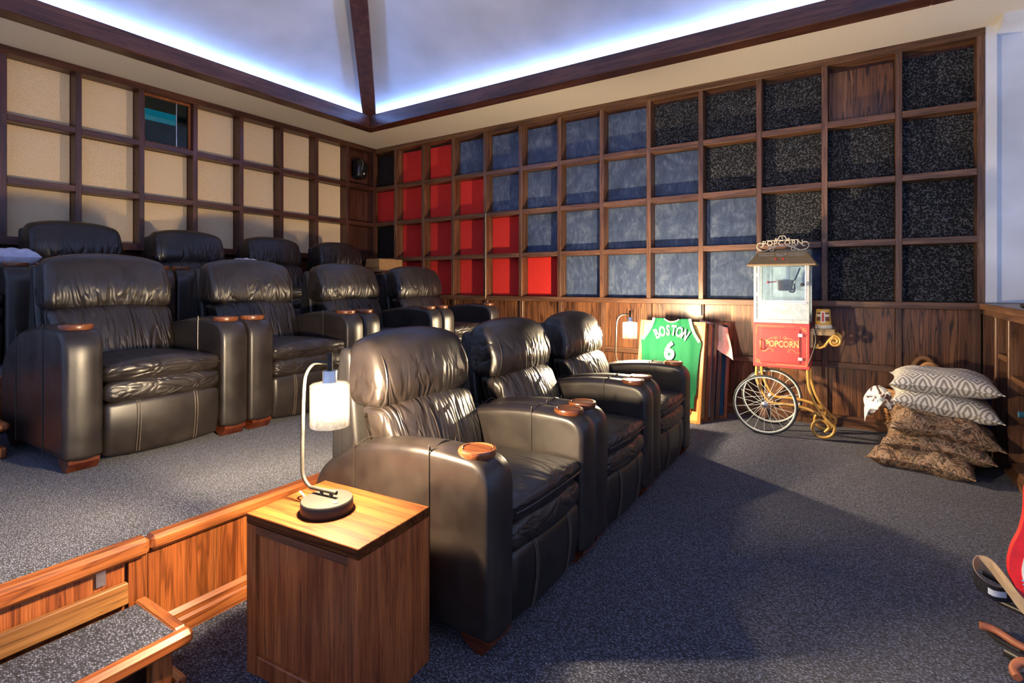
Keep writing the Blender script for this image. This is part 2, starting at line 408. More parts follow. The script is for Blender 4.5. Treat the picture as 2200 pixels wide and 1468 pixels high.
# ---------------------------------------------------------------- room shell
YW, XL, ZC = 5.22, -5.71, 3.12
fl = struct(part('floor', boxm(-6.0, 2.2, -1.6, 5.45, -0.06, 0.0), 'carpet'))
# soffit ring and vaulted tray
HX0, HX1, HY0, HY1 = -5.02, 0.58, -1.10, 4.50
mb = MB(); OX0, OX1, OY0, OY1 = -6.0, 2.2, -1.6, 5.45
ring = [(OX0, OY0), (OX1, OY0), (OX1, OY1), (OX0, OY1), (HX0, HY0), (HX1, HY0), (HX1, HY1), (HX0, HY1)]
mb.add([(x, y, z) for z in (ZC, ZC+0.12) for x, y in ring],
       [(i, (i+1) % 4, 4+(i+1) % 4, 4+i) for i in range(4)]+[(8+i, 12+i, 12+(i+1) % 4, 8+(i+1) % 4) for i in range(4)]
       + [(i, 8+i, 8+(i+1) % 4, (i+1) % 4) for i in range(4)]+[(4+i, 4+(i+1) % 4, 12+(i+1) % 4, 12+i) for i in range(4)])
ceil = struct(part('ceiling', mb, 'soffit_paint'))
ZV = 3.25
AP = ((HX0+HX1)/2, (HY0+HY1)/2, ZV+0.425*2.8)
cs = [(HX0, HY0, ZV), (HX1, HY0, ZV), (HX1, HY1, ZV), (HX0, HY1, ZV)]
mb = MB()
for i in range(4):
    a, b = cs[i], cs[(i+1) % 4]; up = 0.05
    mb.add([a, b, AP, (a[0], a[1], a[2]+up), (b[0], b[1], b[2]+up), (AP[0], AP[1], AP[2]+up)], [(0, 1, 2), (3, 5, 4), (0, 3, 4, 1)])
vault = part('vault', mb, 'vault_paint', ceil)
BW = 0.15
for i, (x0, x1, y0, y1, ax) in enumerate([(HX0, HX0+BW, HY0, HY1, 'y'), (HX1-BW, HX1, HY0, HY1, 'y'), (HX0+BW, HX1-BW, HY1-BW, HY1, 'x'), (HX0+BW, HX1-BW, HY0, HY0+BW, 'x')]):
    t = struct(part('trim_%d' % (i+1), boxm(x0, x1, y0, y1, 3.07, 3.225, b=0.006), 'dark_oak_'+ax))
    t['label'] = 'dark stained oak beam edging the vaulted ceiling'
    if ax == 'y':
        xs = x0+0.035 if i == 0 else x1-0.06
        part('light_strip', boxm(xs, xs+0.025, HY0+0.15, HY1-0.15, 3.2255, 3.234), 'led_glow', t)
    else:
        ys = y1-0.06 if i == 2 else y0+0.035
        part('light_strip', boxm(HX0+0.15, HX1-0.15, ys, ys+0.025, 3.2255, 3.234), 'led_glow', t)
for i, c in enumerate(cs):          # hip rafters
    a = Vector(c); b = Vector(AP); d = (b-a).normalized(); a = a+d*0.16
    side = d.cross(Vector((0, 0, 1))).normalized()*0.078; upv = side.cross(d).normalized()
    if upv.z < 0: upv = -upv
    m2 = MB(); v = []
    for q in (a, b):
        for s_, h_ in ((-1, 0.02), (1, 0.02), (1, -0.10), (-1, -0.10)): v.append(q+side*s_+upv*h_)
    m2.add(v, [(0, 1, 2, 3), (7, 6, 5, 4), (0, 4, 5, 1), (1, 5, 6, 2), (2, 6, 7, 3), (3, 7, 4, 0)])
    struct(part('trim_%d' % (5+i), m2, 'dark_oak_z'))

# right hand wall: open oak grid over fabric squares, wainscot below
C0, CW, RZ, RH = -5.842, 0.5117, 3.0626, 0.5075
wr = struct(part('wall_right', boxm(-6.0, 0.82, YW+0.145, YW+0.24, 0, ZC), 'dark_oak_z'))
T = 0.044
stile = boxm(-T/2, T/2, 0, 0.144, 0, RZ-1.055, b=0.003).mesh('stile', 'grid_oak_z')
railm = boxm(0, CW-T, 0, 0.144, -0.026, 0.026, b=0.003).mesh('rail', 'grid_oak_x')
lowst = boxm(-T/2, T/2, 0, 0.1, 0, 0.915, b=0.003).mesh('wainscot_stile', 'grid_oak_z')
lowrail = boxm(0, CW-T, 0, 0.1, -0.026, 0.026, b=0.003).mesh('wainscot_rail', 'grid_oak_x')
wp_up = boxm(0, CW-T, 0, 0.02, 0.535, 1.005, b=0.003).mesh('wainscot_panel', 'panel_oak_z')
wp_lo = boxm(0, CW-T, 0, 0.02, 0.085, 0.483, b=0.003).mesh('wainscot_panel', 'panel_oak_z')
def panel_mesh(w, h, mat):
    return boxm(0.002, w-0.002, 0, 0.014, 0.002, h-0.002, b=0.004).mesh('panel', mat)
PM = {k_: panel_mesh(CW-T, RH-0.052, m_) for k_, m_ in dict(R='red_fabric', B='blue_suede', K='vine_fabric', D='dark_fabric', W='panel_oak_z').items()}
PMAP = ['DRRBBBBBKKKWK', 'RRRRBBBBBKKKK', 'DRRRRBBBBBKKK', 'DRRRRRBBBBBKK']
for k_ in range(14):
    x = C0+CW*k_
    if k_ == 13:
        part('stile', boxm(0.772, 0.818, YW-0.004, YW+0.144, 1.055, RZ, b=0.003), 'grid_oak_z', wr)
        part('wainscot_stile', boxm(0.74, 0.80, YW+0.02, YW+0.12, 0.09, 1.005, b=0.003), 'grid_oak_z', wr)
        continue
    link('stile', stile, wr, (x, YW, 1.055)); link('wainscot_stile', lowst, wr, (x, YW+0.022, 0.09))
    for j in range(4):
        z = RZ-RH*(j+1)
        if j < 3: link('rail', railm, wr, (x+T/2, YW, z))
        link('panel', PM[PMAP[j][k_]], wr, (x+T/2, YW+0.130, z+0.026))
    link('wainscot_rail', lowrail, wr, (x+T/2, YW+0.022, 0.509))
    link('wainscot_panel', wp_up, wr, (x+T/2, YW+0.052, 0)); link('wainscot_panel', wp_lo, wr, (x+T/2, YW+0.052, 0))
part('top_rail', boxm(-5.72, 0.82, YW-0.006, YW+0.144, RZ-0.004, ZC, b=0.003), 'grid_oak_x', wr)
part('chair_rail', boxm(-5.72, 0.82, YW-0.012, YW+0.144, 1.003, 1.057, b=0.005), 'grid_oak_x', wr)
bb = struct(part('baseboard_right', MB().prism([(YW-0.012, 0), (YW-0.012, 0.07), (YW+0.01, 0.09), (YW+0.12, 0.09), (YW+0.12, 0)], 0, -1.95, 0.8), 'grid_oak_x'))
part('conduit', MB().tube([(-3.775, YW-0.012, 1.03), (-3.775, YW-0.012, 2.06)], 0.007, 8), 'conduit_brass', wr, True)
part('conduit', MB().tube([(-1.232, YW+0.012, 0.9), (-1.232, YW+0.012, 1.0)], 0.006, 8), 'black_metal', wr, True)

# left hand wall: same grid over beige fabric, booth window and corner speaker bay
CL, LZ = 0.489, [2.5475, 2.036, 1.558]
wl = struct(part('wall_left', boxm(XL-0.24, XL-0.145, -0.6, 5.45, 0.0, ZC), 'dark_oak_z'))
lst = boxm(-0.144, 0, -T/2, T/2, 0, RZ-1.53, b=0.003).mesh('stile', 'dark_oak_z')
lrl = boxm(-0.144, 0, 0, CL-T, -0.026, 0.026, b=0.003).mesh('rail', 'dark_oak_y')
tops = [RZ]+LZ
for i in range(11):
    y = YW-CL*i
    if i: link('stile', lst, wl, (XL, y, 1.53))
    else: link('stile', lst, wl, (XL, YW-0.02, 1.53))
    if i == 10: continue
    y0 = YW-CL*(i+1)+T/2
    for j in range(3):
        zb = LZ[j]+0.026; zt = tops[j]-(0.0 if j == 0 else 0.026)
        if j < 2: link('rail', lrl, wl, (XL, y0, LZ[j]))
        if i == 5 and j == 0: continue
        mat = 'dark_oak_z' if i == 0 else 'beige_fabric'
        part('panel', boxm(XL-0.144, XL-0.130, y0+0.002, y0+CL-T-0.002, zb+0.002, zt-0.002, b=0.004), mat, wl)
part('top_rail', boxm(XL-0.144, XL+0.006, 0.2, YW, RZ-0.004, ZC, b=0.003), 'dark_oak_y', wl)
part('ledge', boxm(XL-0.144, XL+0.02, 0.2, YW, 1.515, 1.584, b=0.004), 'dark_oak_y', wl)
for i in range(10):
    y0 = YW-CL*(i+1)+0.004
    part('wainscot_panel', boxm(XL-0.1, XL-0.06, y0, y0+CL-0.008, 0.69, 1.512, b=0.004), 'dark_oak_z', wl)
# booth window
y0 = YW-CL*6+T/2; y1 = y0+CL-T; z0, z1 = LZ[0]+0.026, RZ-0.004
wn = struct(link('window_1', None, None, (0, 0, 0)))
m_ = MB(); fw_ = 0.022
for a in ((y0, y0+fw_, z0, z1), (y1-fw_, y1, z0, z1)): m_.box(XL-0.09, XL-0.05, a[0], a[1], a[2], a[3], b=0.003)
m_.box(XL-0.09, XL-0.05, y0+fw_, y1-fw_, z0, z0+fw_, b=0.003); m_.box(XL-0.09, XL-0.05, y0+fw_, y1-fw_, z1-fw_, z1, b=0.003)
part('window_frame', m_, 'orange_oak_z', wn)
part('pane', boxm(XL-0.074, XL-0.069, y0+fw_, y1-fw_, z0+fw_, z1-fw_), 'booth_glass', wn)
part('mullion', boxm(XL-0.086, XL-0.066, y1-0.135, y1-0.128, z0+fw_, z1-fw_), 'steel', wn)
m_ = MB(); m_.box(XL-0.144, XL-0.138, y0, y1, z0, z1)
part('booth_back', m_, 'booth_black', wn)
part('teal_reflection', boxm(XL-0.137, XL-0.132, y0+0.02, y1-0.10, z0+0.25, z0+0.36), 'reflection_glow', wn)  # glowing teal band added to stand in for a reflection in the pane

# screen alcove return on the right
al = struct(part('wall_front', boxm(0.82, 0.885, YW, YW+0.22, 1.06, ZC), 'white_paint'))
part('lower_wall', boxm(0.82, 1.8, YW, YW+0.2, 0.0, 1.058), 'grid_oak_z', al)
part('alcove_side', boxm(0.885, 2.2, YW+0.07, YW+0.22, 1.06, 3.06), 'white_paint', al)
part('alcove_head', boxm(0.885, 2.2, YW-0.2, YW+0.22, 3.055, ZC), 'white_paint', al)

# ---------------------------------------------------------------- seating platforms and steps
P1, P2 = 0.37, 0.69
p1 = thing('seating_platform', 'low carpeted platform with oak riser under the middle row of recliners', 'platform', (0, 0, 0))
part('carpet_deck', boxm(-3.99, -1.975, -0.5, YW-0.015, 0.0, P1-0.003), 'carpet', p1)
part('nosing', boxm(-1.985, -1.93, 0.80, YW-0.02, P1-0.05, P1, b=0.012), 'orange_oak_y', p1)
part('nosing', boxm(-1.987, -1.928, -0.5, 0.798, P1-0.056, P1+0.002, b=0.012), 'orange_oak_y', p1)
part('riser_panel', boxm(-1.975, -1.955, 0.80, 1.55, 0.085, P1-0.05), 'orange_oak_z', p1)
for i in range(5): part('riser_panel', boxm(-1.975, -1.955, 1.56+0.72*i, 2.27+0.72*i, 0.085, P1-0.05), 'orange_oak_z', p1)
part('base_moulding', MB().prism([(-1.975, 0), (-1.935, 0), (-1.935, 0.045), (-1.944, 0.052), (-1.944, 0.07), (-1.955, 0.085), (-1.975, 0.085)], 1, 0.80, YW-0.02), 'orange_oak_y', p1)
part('riser_panel', boxm(-1.974, -1.968, -0.5, 0.74, 0.0, P1-0.05), 'table_oak_z', p1)
part('riser_stile', boxm(-1.975, -1.955, 0.745, 0.798, 0.0, P1-0.05), 'orange_oak_z', p1)
part('bracket', boxm(-1.966, -1.96, 0.66, 0.685, 0.26, 0.315), 'steel', p1)
part('riser_plank', boxm(-1.966, -1.945, -0.5, 0.742, 0.175, 0.245, b=0.004), 'pale_oak_y', p1)
p2 = thing('seating_platform', 'higher carpeted platform under the back row of recliners by the beige panel wall', 'platform', (0, 0, 0))
part('carpet_deck', boxm(-5.84, -4.0, -0.5, YW-0.015, 0.0, P2-0.003), 'carpet', p2)
part('nosing', boxm(-4.02, -3.965, -0.5, YW-0.02, P2-0.05, P2, b=0.012), 'orange_oak_y', p2)
part('riser_panel', boxm(-4.0, -3.985, -0.5, YW-0.02, P1+0.002, P2-0.05), 'orange_oak_z', p2)
st = thing('wooden_step', 'oak step with a carpeted tread standing against the platform riser', 'step', (-1.935, 0.79, 0))
part('carpet_tread', boxm(0.02, 0.275, -1.2, -0.035, 0.145, 0.181), 'carpet', st)
part('nosing', boxm(0.262, 0.305, -1.2, 0.0, 0.14, 0.187, b=0.012), 'orange_oak_y', st)
part('end_board', boxm(0.0, 0.264, -0.038, -0.004, 0.142, 0.186, b=0.005), 'orange_oak_x', st)
part('end_panel', boxm(0.01, 0.25, -0.06, -0.045, 0.0, 0.141), 'table_oak_z', st)
part('post', boxm(0.235, 0.272, -0.10, -0.045, 0.0, 0.141, b=0.003), 'orange_oak_z', st)
part('post', boxm(0.235, 0.268, -0.24, -0.19, 0.0, 0.141, b=0.003), 'orange_oak_z', st)
part('plinth', boxm(0.0, 0.285, -0.043, -0.012, 0.0, 0.045, b=0.004), 'orange_oak_x', st)
part('inner_riser', boxm(0.15, 0.165, -1.2, -0.07, 0.0, 0.14), 'dark_oak_y', st)
s2 = thing('wooden_step', 'reddish wooden step beside the middle row at the left edge', 'step', (-3.98, 0.80, P1))
part('tread', boxm(0.0, 0.60, -0.9, 0.0, 0.13, 0.17, b=0.012), 'orange_oak_x', s2)
part('body', boxm(0.0, 0.55, -0.9, -0.035, 0.03, 0.132), 'orange_oak_x', s2)
part('plinth', boxm(0.0, 0.59, -0.9, -0.01, 0.0, 0.05, b=0.006), 'orange_oak_x', s2)

# ---------------------------------------------------------------- recliners
def make_recliner():
    root = thing('recliner', '', 'recliner')
    HW = 0.4125; AI = 0.265
    prof = fillet([(-0.004, 0.055, 0.02), (0.0, 0.625, 0.1), (-0.30, 0.64, 0.25), (-0.63, 0.595, 0.3), (-0.86, 0.46, 0.2), (-0.905, 0.28, 0.12), (-0.87, 0.055, 0.03)], 7)
    foot = [(-0.065, 0.056), (-0.05, 0.03), (0.0, 0.0), (0.03, 0.0), (0.065, 0.04), (0.065, 0.056)]
    for s in (-1, 1):
        y0, y1 = (AI, HW) if s > 0 else (-HW, -AI)
        b, p, nr = loft_y(prof, y0, y1, 0.022, 0.008, 6, 5)
        arm = part('arm', b, 'leather_arm', root, True)
        for yy in (y0+0.012, y1-0.012):
            path = [(p[i][0]-nr[i].x*0.008, yy, p[i][1]-nr[i].y*0.008) for i in range(len(p)) if not (p[i][1] < 0.06 and -0.86 < p[i][0] < -0.02)]
            # start at the front foot
            k0 = max(range(len(path)), key=lambda q: (path[q-1][0]-path[q][0])**2+(path[q-1][2]-path[q][2])**2)
            path = path[k0:]+path[:k0]
            part('piping', MB().tube(path, 0.0042, 6), 'leather_piping', arm, True)
        for sx in (-0.255, -0.635):
            pts = [p[i] for i in range(len(p))]
            # seam running down the outer and inner faces and over the top
            top = max((q[1] for q in pts if abs(q[0]-sx) < 0.05))
            seam = [(sx, y0-0.001, 0.06), (sx, y0-0.001, top-0.032), (sx, y0+0.012, top-0.008), (sx, (y0+y1)/2, top+0.011), (sx, y1-0.012, top-0.008), (sx, y1+0.001, top-0.032), (sx, y1+0.001, 0.06)]
            part('seam', MB().tube(smooth_path(seam, 5), 0.0025, 5), 'leather_piping', arm, True)
        yc = (y0+y1)/2
        cup = part('cup_holder', MB().lathe([(0.047, 0.622), (0.061, 0.624), (0.066, 0.638), (0.063, 0.648), (0.053, 0.650), (0.047, 0.643)], 28, (-0.105, yc, 0), cap=False), 'cup_wood', arm, True)
        part('insert', MB().lathe([(0.0475, 0.632), (0.0475, 0.6475), (0.001, 0.6475)], 24, (-0.105, yc, 0), cap=False), 'cup_wood', cup)
        for xx in (-0.075, -0.80):
            m = MB().prism([(u, w) for u, w in foot], 1, yc-0.055, yc+0.06)
            part('foot', m, 'mahogany', root, loc=(xx, 0, 0))
    # seat stack
    def cush(name, pts, hw, r, crown, mat, warp=None, seg=6):
        b, p, nr = loft_y(fillet(pts, seg), -hw, hw, r, crown, 12, 5, warp=warp)
        return part(name, b, mat, root, True), p, nr
    cush('seat_cushion', [(-0.02, 0.375, 0.035), (0.0, 0.455, 0.055), (-0.3, 0.462, 0.2), (-0.60, 0.44, 0.05), (-0.60, 0.34, 0.03), (-0.3, 0.36, 0.1)], 0.263, 0.028, 0.024, 'leather_seat')
    path = [(0.006-0.012*abs(t)**6+0.017*(1-t*t), 0.255*t, 0.418+0.014*(1-t*t)) for t in [i/16-1 for i in range(33)]]
    cu = root.children[-1]; part('piping', MB().tube(path, 0.0035, 6), 'leather_piping', cu, True)
    cush('front_roll', [(-0.012, 0.28, 0.04), (0.0, 0.328, 0.045), (-0.012, 0.378, 0.04), (-0.2, 0.37, 0.02), (-0.2, 0.29, 0.02)], 0.262, 0.035, 0.016, 'leather_seat')
    cush('footrest_panel', [(-0.03, 0.03, 0.02), (-0.004, 0.16, 0.14), (-0.012, 0.283, 0.03), (-0.10, 0.28, 0.02), (-0.10, 0.03, 0.02)], 0.262, 0.03, 0.014, 'leather_arm')
    fp = root.children[-1]
    for sy in (-0.135, -0.123, 0.123, 0.135):
        part('seam', MB().tube(smooth_path([(-0.014, sy, 0.035), (0.0, sy, 0.10), (0.0085, sy, 0.18), (0.004, sy, 0.25), (-0.012, sy, 0.287)], 5), 0.0022, 5), 'leather_thread', fp, True)
    # backs
    def bw(x, y, z):      # lower cushion narrows a little towards the seat
        return (x, y*(0.93+0.1*(z-0.42)/0.28), z)
    cush('backrest', [(-0.50, 0.40, 0.05), (-0.535, 0.55, 0.2), (-0.61, 0.70, 0.05), (-0.76, 0.71, 0.05), (-0.70, 0.40, 0.05)], 0.285, 0.04, 0.028, 'leather_back', bw)
    bk = root.children[-1]
    for sy in (-0.06, 0.06):
        part('seam', MB().tube(smooth_path([(-0.49, sy, 0.45), (-0.508, sy*1.02, 0.55), (-0.545, sy*1.05, 0.64), (-0.59, sy*1.08, 0.69)], 5), 0.0025, 5), 'leather_piping', bk, True)
    def hw_(x, y, z):
        t = (z-0.70)/0.28; return (x, y*(1.0-0.04*max(0, t)**2), z-0.018*(abs(y)/0.29)**4*max(0, t))
    cush('headrest', [(-0.63, 0.695, 0.04), (-0.608, 0.80, 0.12), (-0.675, 0.983, 0.085), (-0.82, 0.985, 0.06), (-0.85, 0.80, 0.1), (-0.80, 0.695, 0.04)], 0.30, 0.04, 0.02, 'leather_head', hw_)
    hd = root.children[-1]
    for s in (-1, 1):
        part('seam', MB().tube(smooth_path([(-0.645, s*0.262, 0.70), (-0.618, s*0.262, 0.76), (-0.618, s*0.262, 0.83), (-0.648, s*0.257, 0.90), (-0.70, s*0.25, 0.953), (-0.76, s*0.246, 0.967)], 5), 0.003, 5), 'leather_piping', hd, True)
    b, p, nr = loft_y(fillet([(-0.66, 0.05, 0.03), (-0.74, 0.40, 0.1), (-0.80, 0.93, 0.04), (-0.865, 0.935, 0.04), (-0.93, 0.5, 0.2), (-0.88, 0.05, 0.03)], 5), -0.30, 0.30, 0.02, 0.0, 4, 3)
    part('back_shell', b, 'black_shell', root, True)
    part('base_frame', boxm(-0.66, -0.09, -0.26, 0.26, 0.04, 0.345), 'black_shell', root)
    return root
proto = make_recliner()
rows = [(-0.96, 0.0, 1.345, 3, 'front row recliners', ['dark leather recliner in the front row, right beside the wooden table with the lamp',
            'middle dark leather recliner of the three in the front row',
            'dark leather recliner at the far end of the front row, by the framed green jersey']),
        (-2.85, P1, 0.84, 4, 'middle row recliners', ['dark leather recliner at the left end of the middle row, pale lit arm front',
            'second dark leather recliner from the left in the middle row, behind the lit lamp',
            'third dark leather recliner from the left in the middle row, creased shiny headrest',
            'dark leather recliner at the right end of the middle row, nearest the red panels']),
        (-4.40, P2, 0.335, 5, 'back row recliners', ['dark recliner at the left end of the back row, cut off by the picture edge',
            'dark recliner in the back row, directly behind the leftmost middle row one',
            'dark recliner in the back row in the middle of five, below the beige panels',
            'dark recliner second from the right in the back row',
            'dark recliner at the right end of the back row beside the cardboard box'])]
first = True
for x, z, y0, n, grp, labs in rows:
    for i in range(n):
        r = proto if first else copy_tree(proto); first = False
        r.location = (x-0.008*i*(z == 0), y0+0.8335*i+0.4165, z)
        tag(r, labs[i], 'recliner', grp)

# ---------------------------------------------------------------- end tables and lamps
def make_table():
    t = thing('end_table', '', 'table')
    w, d, h = 0.235, 0.155, 0.49
    part('top', boxm(-w, w, -d, d, h-0.03, h, b=0.002), 'table_oak_x', t)
    part('side_panel', boxm(w-0.018, w-0.001, -d+0.001, d-0.001, 0, h-0.031), 'table_oak_z', t)
    part('side_panel', boxm(-w+0.001, -w+0.018, -d+0.001, d-0.001, 0, h-0.031), 'table_oak_z', t)
    part('back_panel', boxm(-w+0.019, w-0.019, d-0.016, d-0.001, 0, h-0.031), 'table_oak_z', t)
    part('front_stile', boxm(-w+0.0185, -w+0.042, -d+0.001, -d+0.019, 0.0, h-0.031), 'table_oak_z', t)
    part('front_stile', boxm(w-0.042, w-0.0185, -d+0.001, -d+0.019, 0.0, h-0.031), 'table_oak_z', t)
    part('front_rail', boxm(-w+0.0425, w-0.0425, -d+0.001, -d+0.019, h-0.056, h-0.0315), 'dark_oak_x', t)
    part('bottom_rail', boxm(-w+0.0425, w-0.0425, -d+0.001, -d+0.026, 0.0, 0.06, b=0.003), 'table_oak_z', t)
    part('front_panel', boxm(-w+0.0425, w-0.0425, -d+0.012, -d+0.024, 0.061, h-0.057), 'table_oak_z', t)
    return t
tb = make_table(); tb.location = (-1.357, 1.09, 0); tb.rotation_euler = (0, 0, math.radians(4.5))
tag(tb, 'square wooden end table with glowing top in front, under the near lamp', 'table')
tb2 = copy_tree(tb); tb2.location = (-1.50, 4.14, 0); tb2.rotation_euler = (0, 0, 0)
tag(tb2, 'wooden end table beyond the front row, mostly hidden under the far lamp', 'table')

def make_lamp():
    L = thing('table_lamp', '', 'lamp')
    bs = part('base', MB().lathe([(0.001, 0.0), (0.077, 0.0), (0.079, 0.004), (0.079, 0.034), (0.076, 0.038), (0.001, 0.038)], 40, (0.0, 0, 0), cap=False), 'bronze_metal', L, True)
    part('switch', MB().lathe([(0.008, 0.038), (0.008, 0.041), (0.001, 0.042)], 14, (0.05, -0.014, 0), cap=False), 'steel', bs, True)
    for xx in (-0.035, 0.005): part('post', MB().lathe([(0.006, 0.037), (0.006, 0.05)], 10, (xx, 0.012, 0)), 'black_metal', bs, True)
    path = [(0.028, 0.012, 0.055), (-0.06, 0.012, 0.055), (-0.09, 0.012, 0.058), (-0.115, 0.012, 0.085), (-0.12, 0.012, 0.13), (-0.118, 0.012, 0.25), (-0.112, 0.012, 0.38), (-0.10, 0.012, 0.425), (-0.07, 0.012, 0.455), (-0.03, 0.012, 0.46), (0.0, 0.012, 0.46)]
    part('pole', MB().tube(smooth_path(path, 6), 0.0062, 12), 'bronze_metal', L, True)
    part('stem', MB().lathe([(0.0085, 0.43), (0.0085, 0.49), (0.007, 0.492)], 14, (0.0, 0.012, 0)), 'bronze_metal', L, True)
    part('socket', MB().lathe([(0.010, 0.437), (0.021, 0.437), (0.022, 0.434), (0.022, 0.404), (0.024, 0.402), (0.024, 0.398), (0.01, 0.398)], 24, (0.0, 0.012, 0)), 'steel', L, True)
    part('shade', MB().lathe([(0.02, 0.398), (0.055, 0.396), (0.06, 0.391), (0.06, 0.265), (0.0585, 0.262), (0.057, 0.265), (0.057, 0.389), (0.054, 0.393), (0.02, 0.395)], 40, (0.0, 0.012, 0), cap=False), 'clear_glass', L, True)
    part('bulb', MB().lathe([(0.001, 0.292), (0.012, 0.295), (0.022, 0.306), (0.025, 0.32), (0.02, 0.338), (0.012, 0.355), (0.011, 0.397)], 20, (0.0, 0.012, 0), cap=False), 'bulb_glow', L, True)
    part('cord', MB().tube(smooth_path([(-0.078, 0.01, 0.006), (-0.1, 0.015, 0.006), (-0.125, 0.02, 0.018), (-0.15, 0.03, 0.022), (-0.16, 0.05, 0.005)], 6), 0.0032, 8), 'cord_white', L, True)
    return L
lp = make_lamp(); lp.location = (-1.385, 1.065, 0.4905); lp.rotation_euler = (0, 0, math.radians(7))
tag(lp, 'lit bronze table lamp with clear glass cylinder shade on the near wooden table', 'lamp')
lp2 = copy_tree(lp); lp2.location = (-1.548, 4.15, 0.4905)
for ch in lp2.children:
    if ch.name.startswith('bulb'):
        ch.data = ch.data.copy(); ch.data.materials[0] = MATS['far_bulb_glow']
tag(lp2, 'lit lamp with glass shade beyond the front row, next to the framed jersey', 'lamp')

# ---------------------------------------------------------------- framed jerseys leaning on the wall
LEAN = math.atan2(0.20, 0.88)
def make_frame(name, label, xc, yb, w, h, wood_, mat_, lean=LEAN, depth=0.045):
    f = thing(name, label, 'picture frame', (xc, yb, 0.0)); f.rotation_euler = (-lean, 0, 0)
    fw = 0.03
    for s in (-1, 1): part('frame_stile', boxm(s*w/2-(fw if s > 0 else 0), s*w/2+(0 if s > 0 else fw), 0, depth, 0, h, b=0.003), wood_+'_z', f)
    part('frame_rail', boxm(-w/2+fw, w/2-fw, 0, depth, 0, fw, b=0.003), wood_+'_x', f)
    part('frame_rail', boxm(-w/2+fw, w/2-fw, 0, depth, h-fw, h, b=0.003), wood_+'_x', f)
    part('mat', boxm(-w/2+fw, w/2-fw, 0.018, 0.03, fw, h-fw), mat_, f)
    return f
jf = make_frame('jersey_frame', 'wooden frame with a green BOSTON 6 jersey, first of the stack by the wall', -1.395, 4.63, 0.59, 0.885, 'pale_oak', 'mat_board')
# green sleeveless jersey as a softly folded sheet
prof = [(0.0, 0.235), (0.05, 0.235), (0.12, 0.235), (0.14, 0.25), (0.35, 0.25), (0.55, 0.262), (0.63, 0.272), (0.66, 0.27), (0.70, 0.245), (0.74, 0.222), (0.80, 0.198), (0.86, 0.182), (0.885, 0.178)]
def half(z):
    for a, b in zip(prof, prof[1:]):
        if a[0] <= z <= b[0]: t = (z-a[0])/(b[0]-a[0]); return a[1]+(b[1]-a[1])*t
    return prof[-1][1]
NU, NV = 24, 40; v = []; zj0 = 0.125
for layer in (0, 1):
    for j in range(NV+1):
        z = zj0+(0.905-zj0)*j/NV; hw = half((z-zj0)*0.885/(0.905-zj0))
        for i in range(NU+1):
            u = i/NU*2-1; dip = 0.028*max(0, 1-(u/0.42)**2) if j == NV else (0.014*max(0, 1-(u/0.42)**2) if j == NV-1 else 0)
            y = -0.012-0.006*math.sin(u*7+z*5)*math.cos(z*9+u*2)-0.004*math.sin(u*19+3*z)
            v.append((hw*u, y+(0.008 if layer else 0), z-dip))
M = (NU+1)*(NV+1); f = []
for j in range(NV):
    for i in range(NU):
        a = j*(NU+1)+i; f.append((a, a+1, a+NU+2, a+NU+1)); f.append((M+a, M+a+NU+1, M+a+NU+2, M+a+1))
for i in range(NU): f.append((i, M+i, M+i+1, i+1)); a = NV*(NU+1)+i; f.append((a, a+1, M+a+1, M+a))
for j in range(NV):
    a = j*(NU+1); f.append((a, a+NU+1, M+a+NU+1, M+a)); a += NU; f.append((a, M+a, M+a+NU+1, a+NU+1))
jm = MB(); jm.add(v, f)
jer = part('jersey', jm, 'jersey_green', jf, True)
for s in (-1, 1):
    for off in (0.0, 0.011, 0.022):
        pth = [(s*(half((0.655+0.23*t))-0.006-off*0.8), -0.022, zj0+(0.655+0.23*t)*(0.905-zj0)/0.885-off*0.3*(1-t)) for t in [i/14 for i in range(15)]]
        part('trim_stripe', MB().tube(pth, 0.0026, 6), 'jersey_white', jer, True)
pth = [(0.066*u, -0.02, 0.899-0.028*(1-u*u)) for u in [i/8-1 for i in range(17)]]
part('collar', MB().tube(pth, 0.005, 6), 'jersey_white', jer, True)
lt = MB(); R_ = 0.30
for ch, a in zip('BOSTON', (-0.52, -0.31, -0.105, 0.085, 0.285, 0.51)):
    b = text_mb(ch, 0.148, 0.002, 0.0028); b.xf(Matrix.Diagonal((0.58, 0.95, 1, 1)))
    b.xf(Matrix.Translation((R_*math.sin(a), R_*math.cos(a)-R_, 0)) @ Matrix.Rotation(-a, 4, 'Z')); lt.add(b.v, b.f)
lt.xf(Matrix.Translation((0.004, -0.026, 0.79)) @ STAND @ Matrix.Diagonal((0.86, 0.92, 1, 1)))
part('lettering', lt, 'jersey_white', jer)
n6 = text_mb('6', 0.22, 0.002, 0.0075); n6.xf(Matrix.Translation((0.0, -0.026, 0.60)) @ STAND @ Matrix.Diagonal((0.85, 1, 1, 1)))
part('numeral', n6, 'jersey_white', jer)
sg = MB()
for z_, x_ in ((0.60, -0.03), (0.52, -0.015), (0.50, 0.01)):
    sg.tube([(x_+0.004*i, -0.0305, z_+0.006*math.sin(i*2.1+z_*40)) for i in range(14)], 0.0009, 4)
part('signature', sg, 'ink', jer)
part('patch', boxm(0.135, 0.155, -0.03, -0.026, 0.16, 0.2), 'jersey_white', jer)
part('emblem', MB().tube(smooth_path([(0.17, 0.012, 0.06), (0.2, 0.012, 0.09), (0.195, 0.012, 0.14), (0.175, 0.012, 0.12), (0.16, 0.012, 0.08)], 4), 0.008, 6), 'mat_orange', jf, True)
part('orange_ground', boxm(0.13, 0.255, 0.0155, 0.0175, 0.105, 0.30), 'mat_orange', jf)
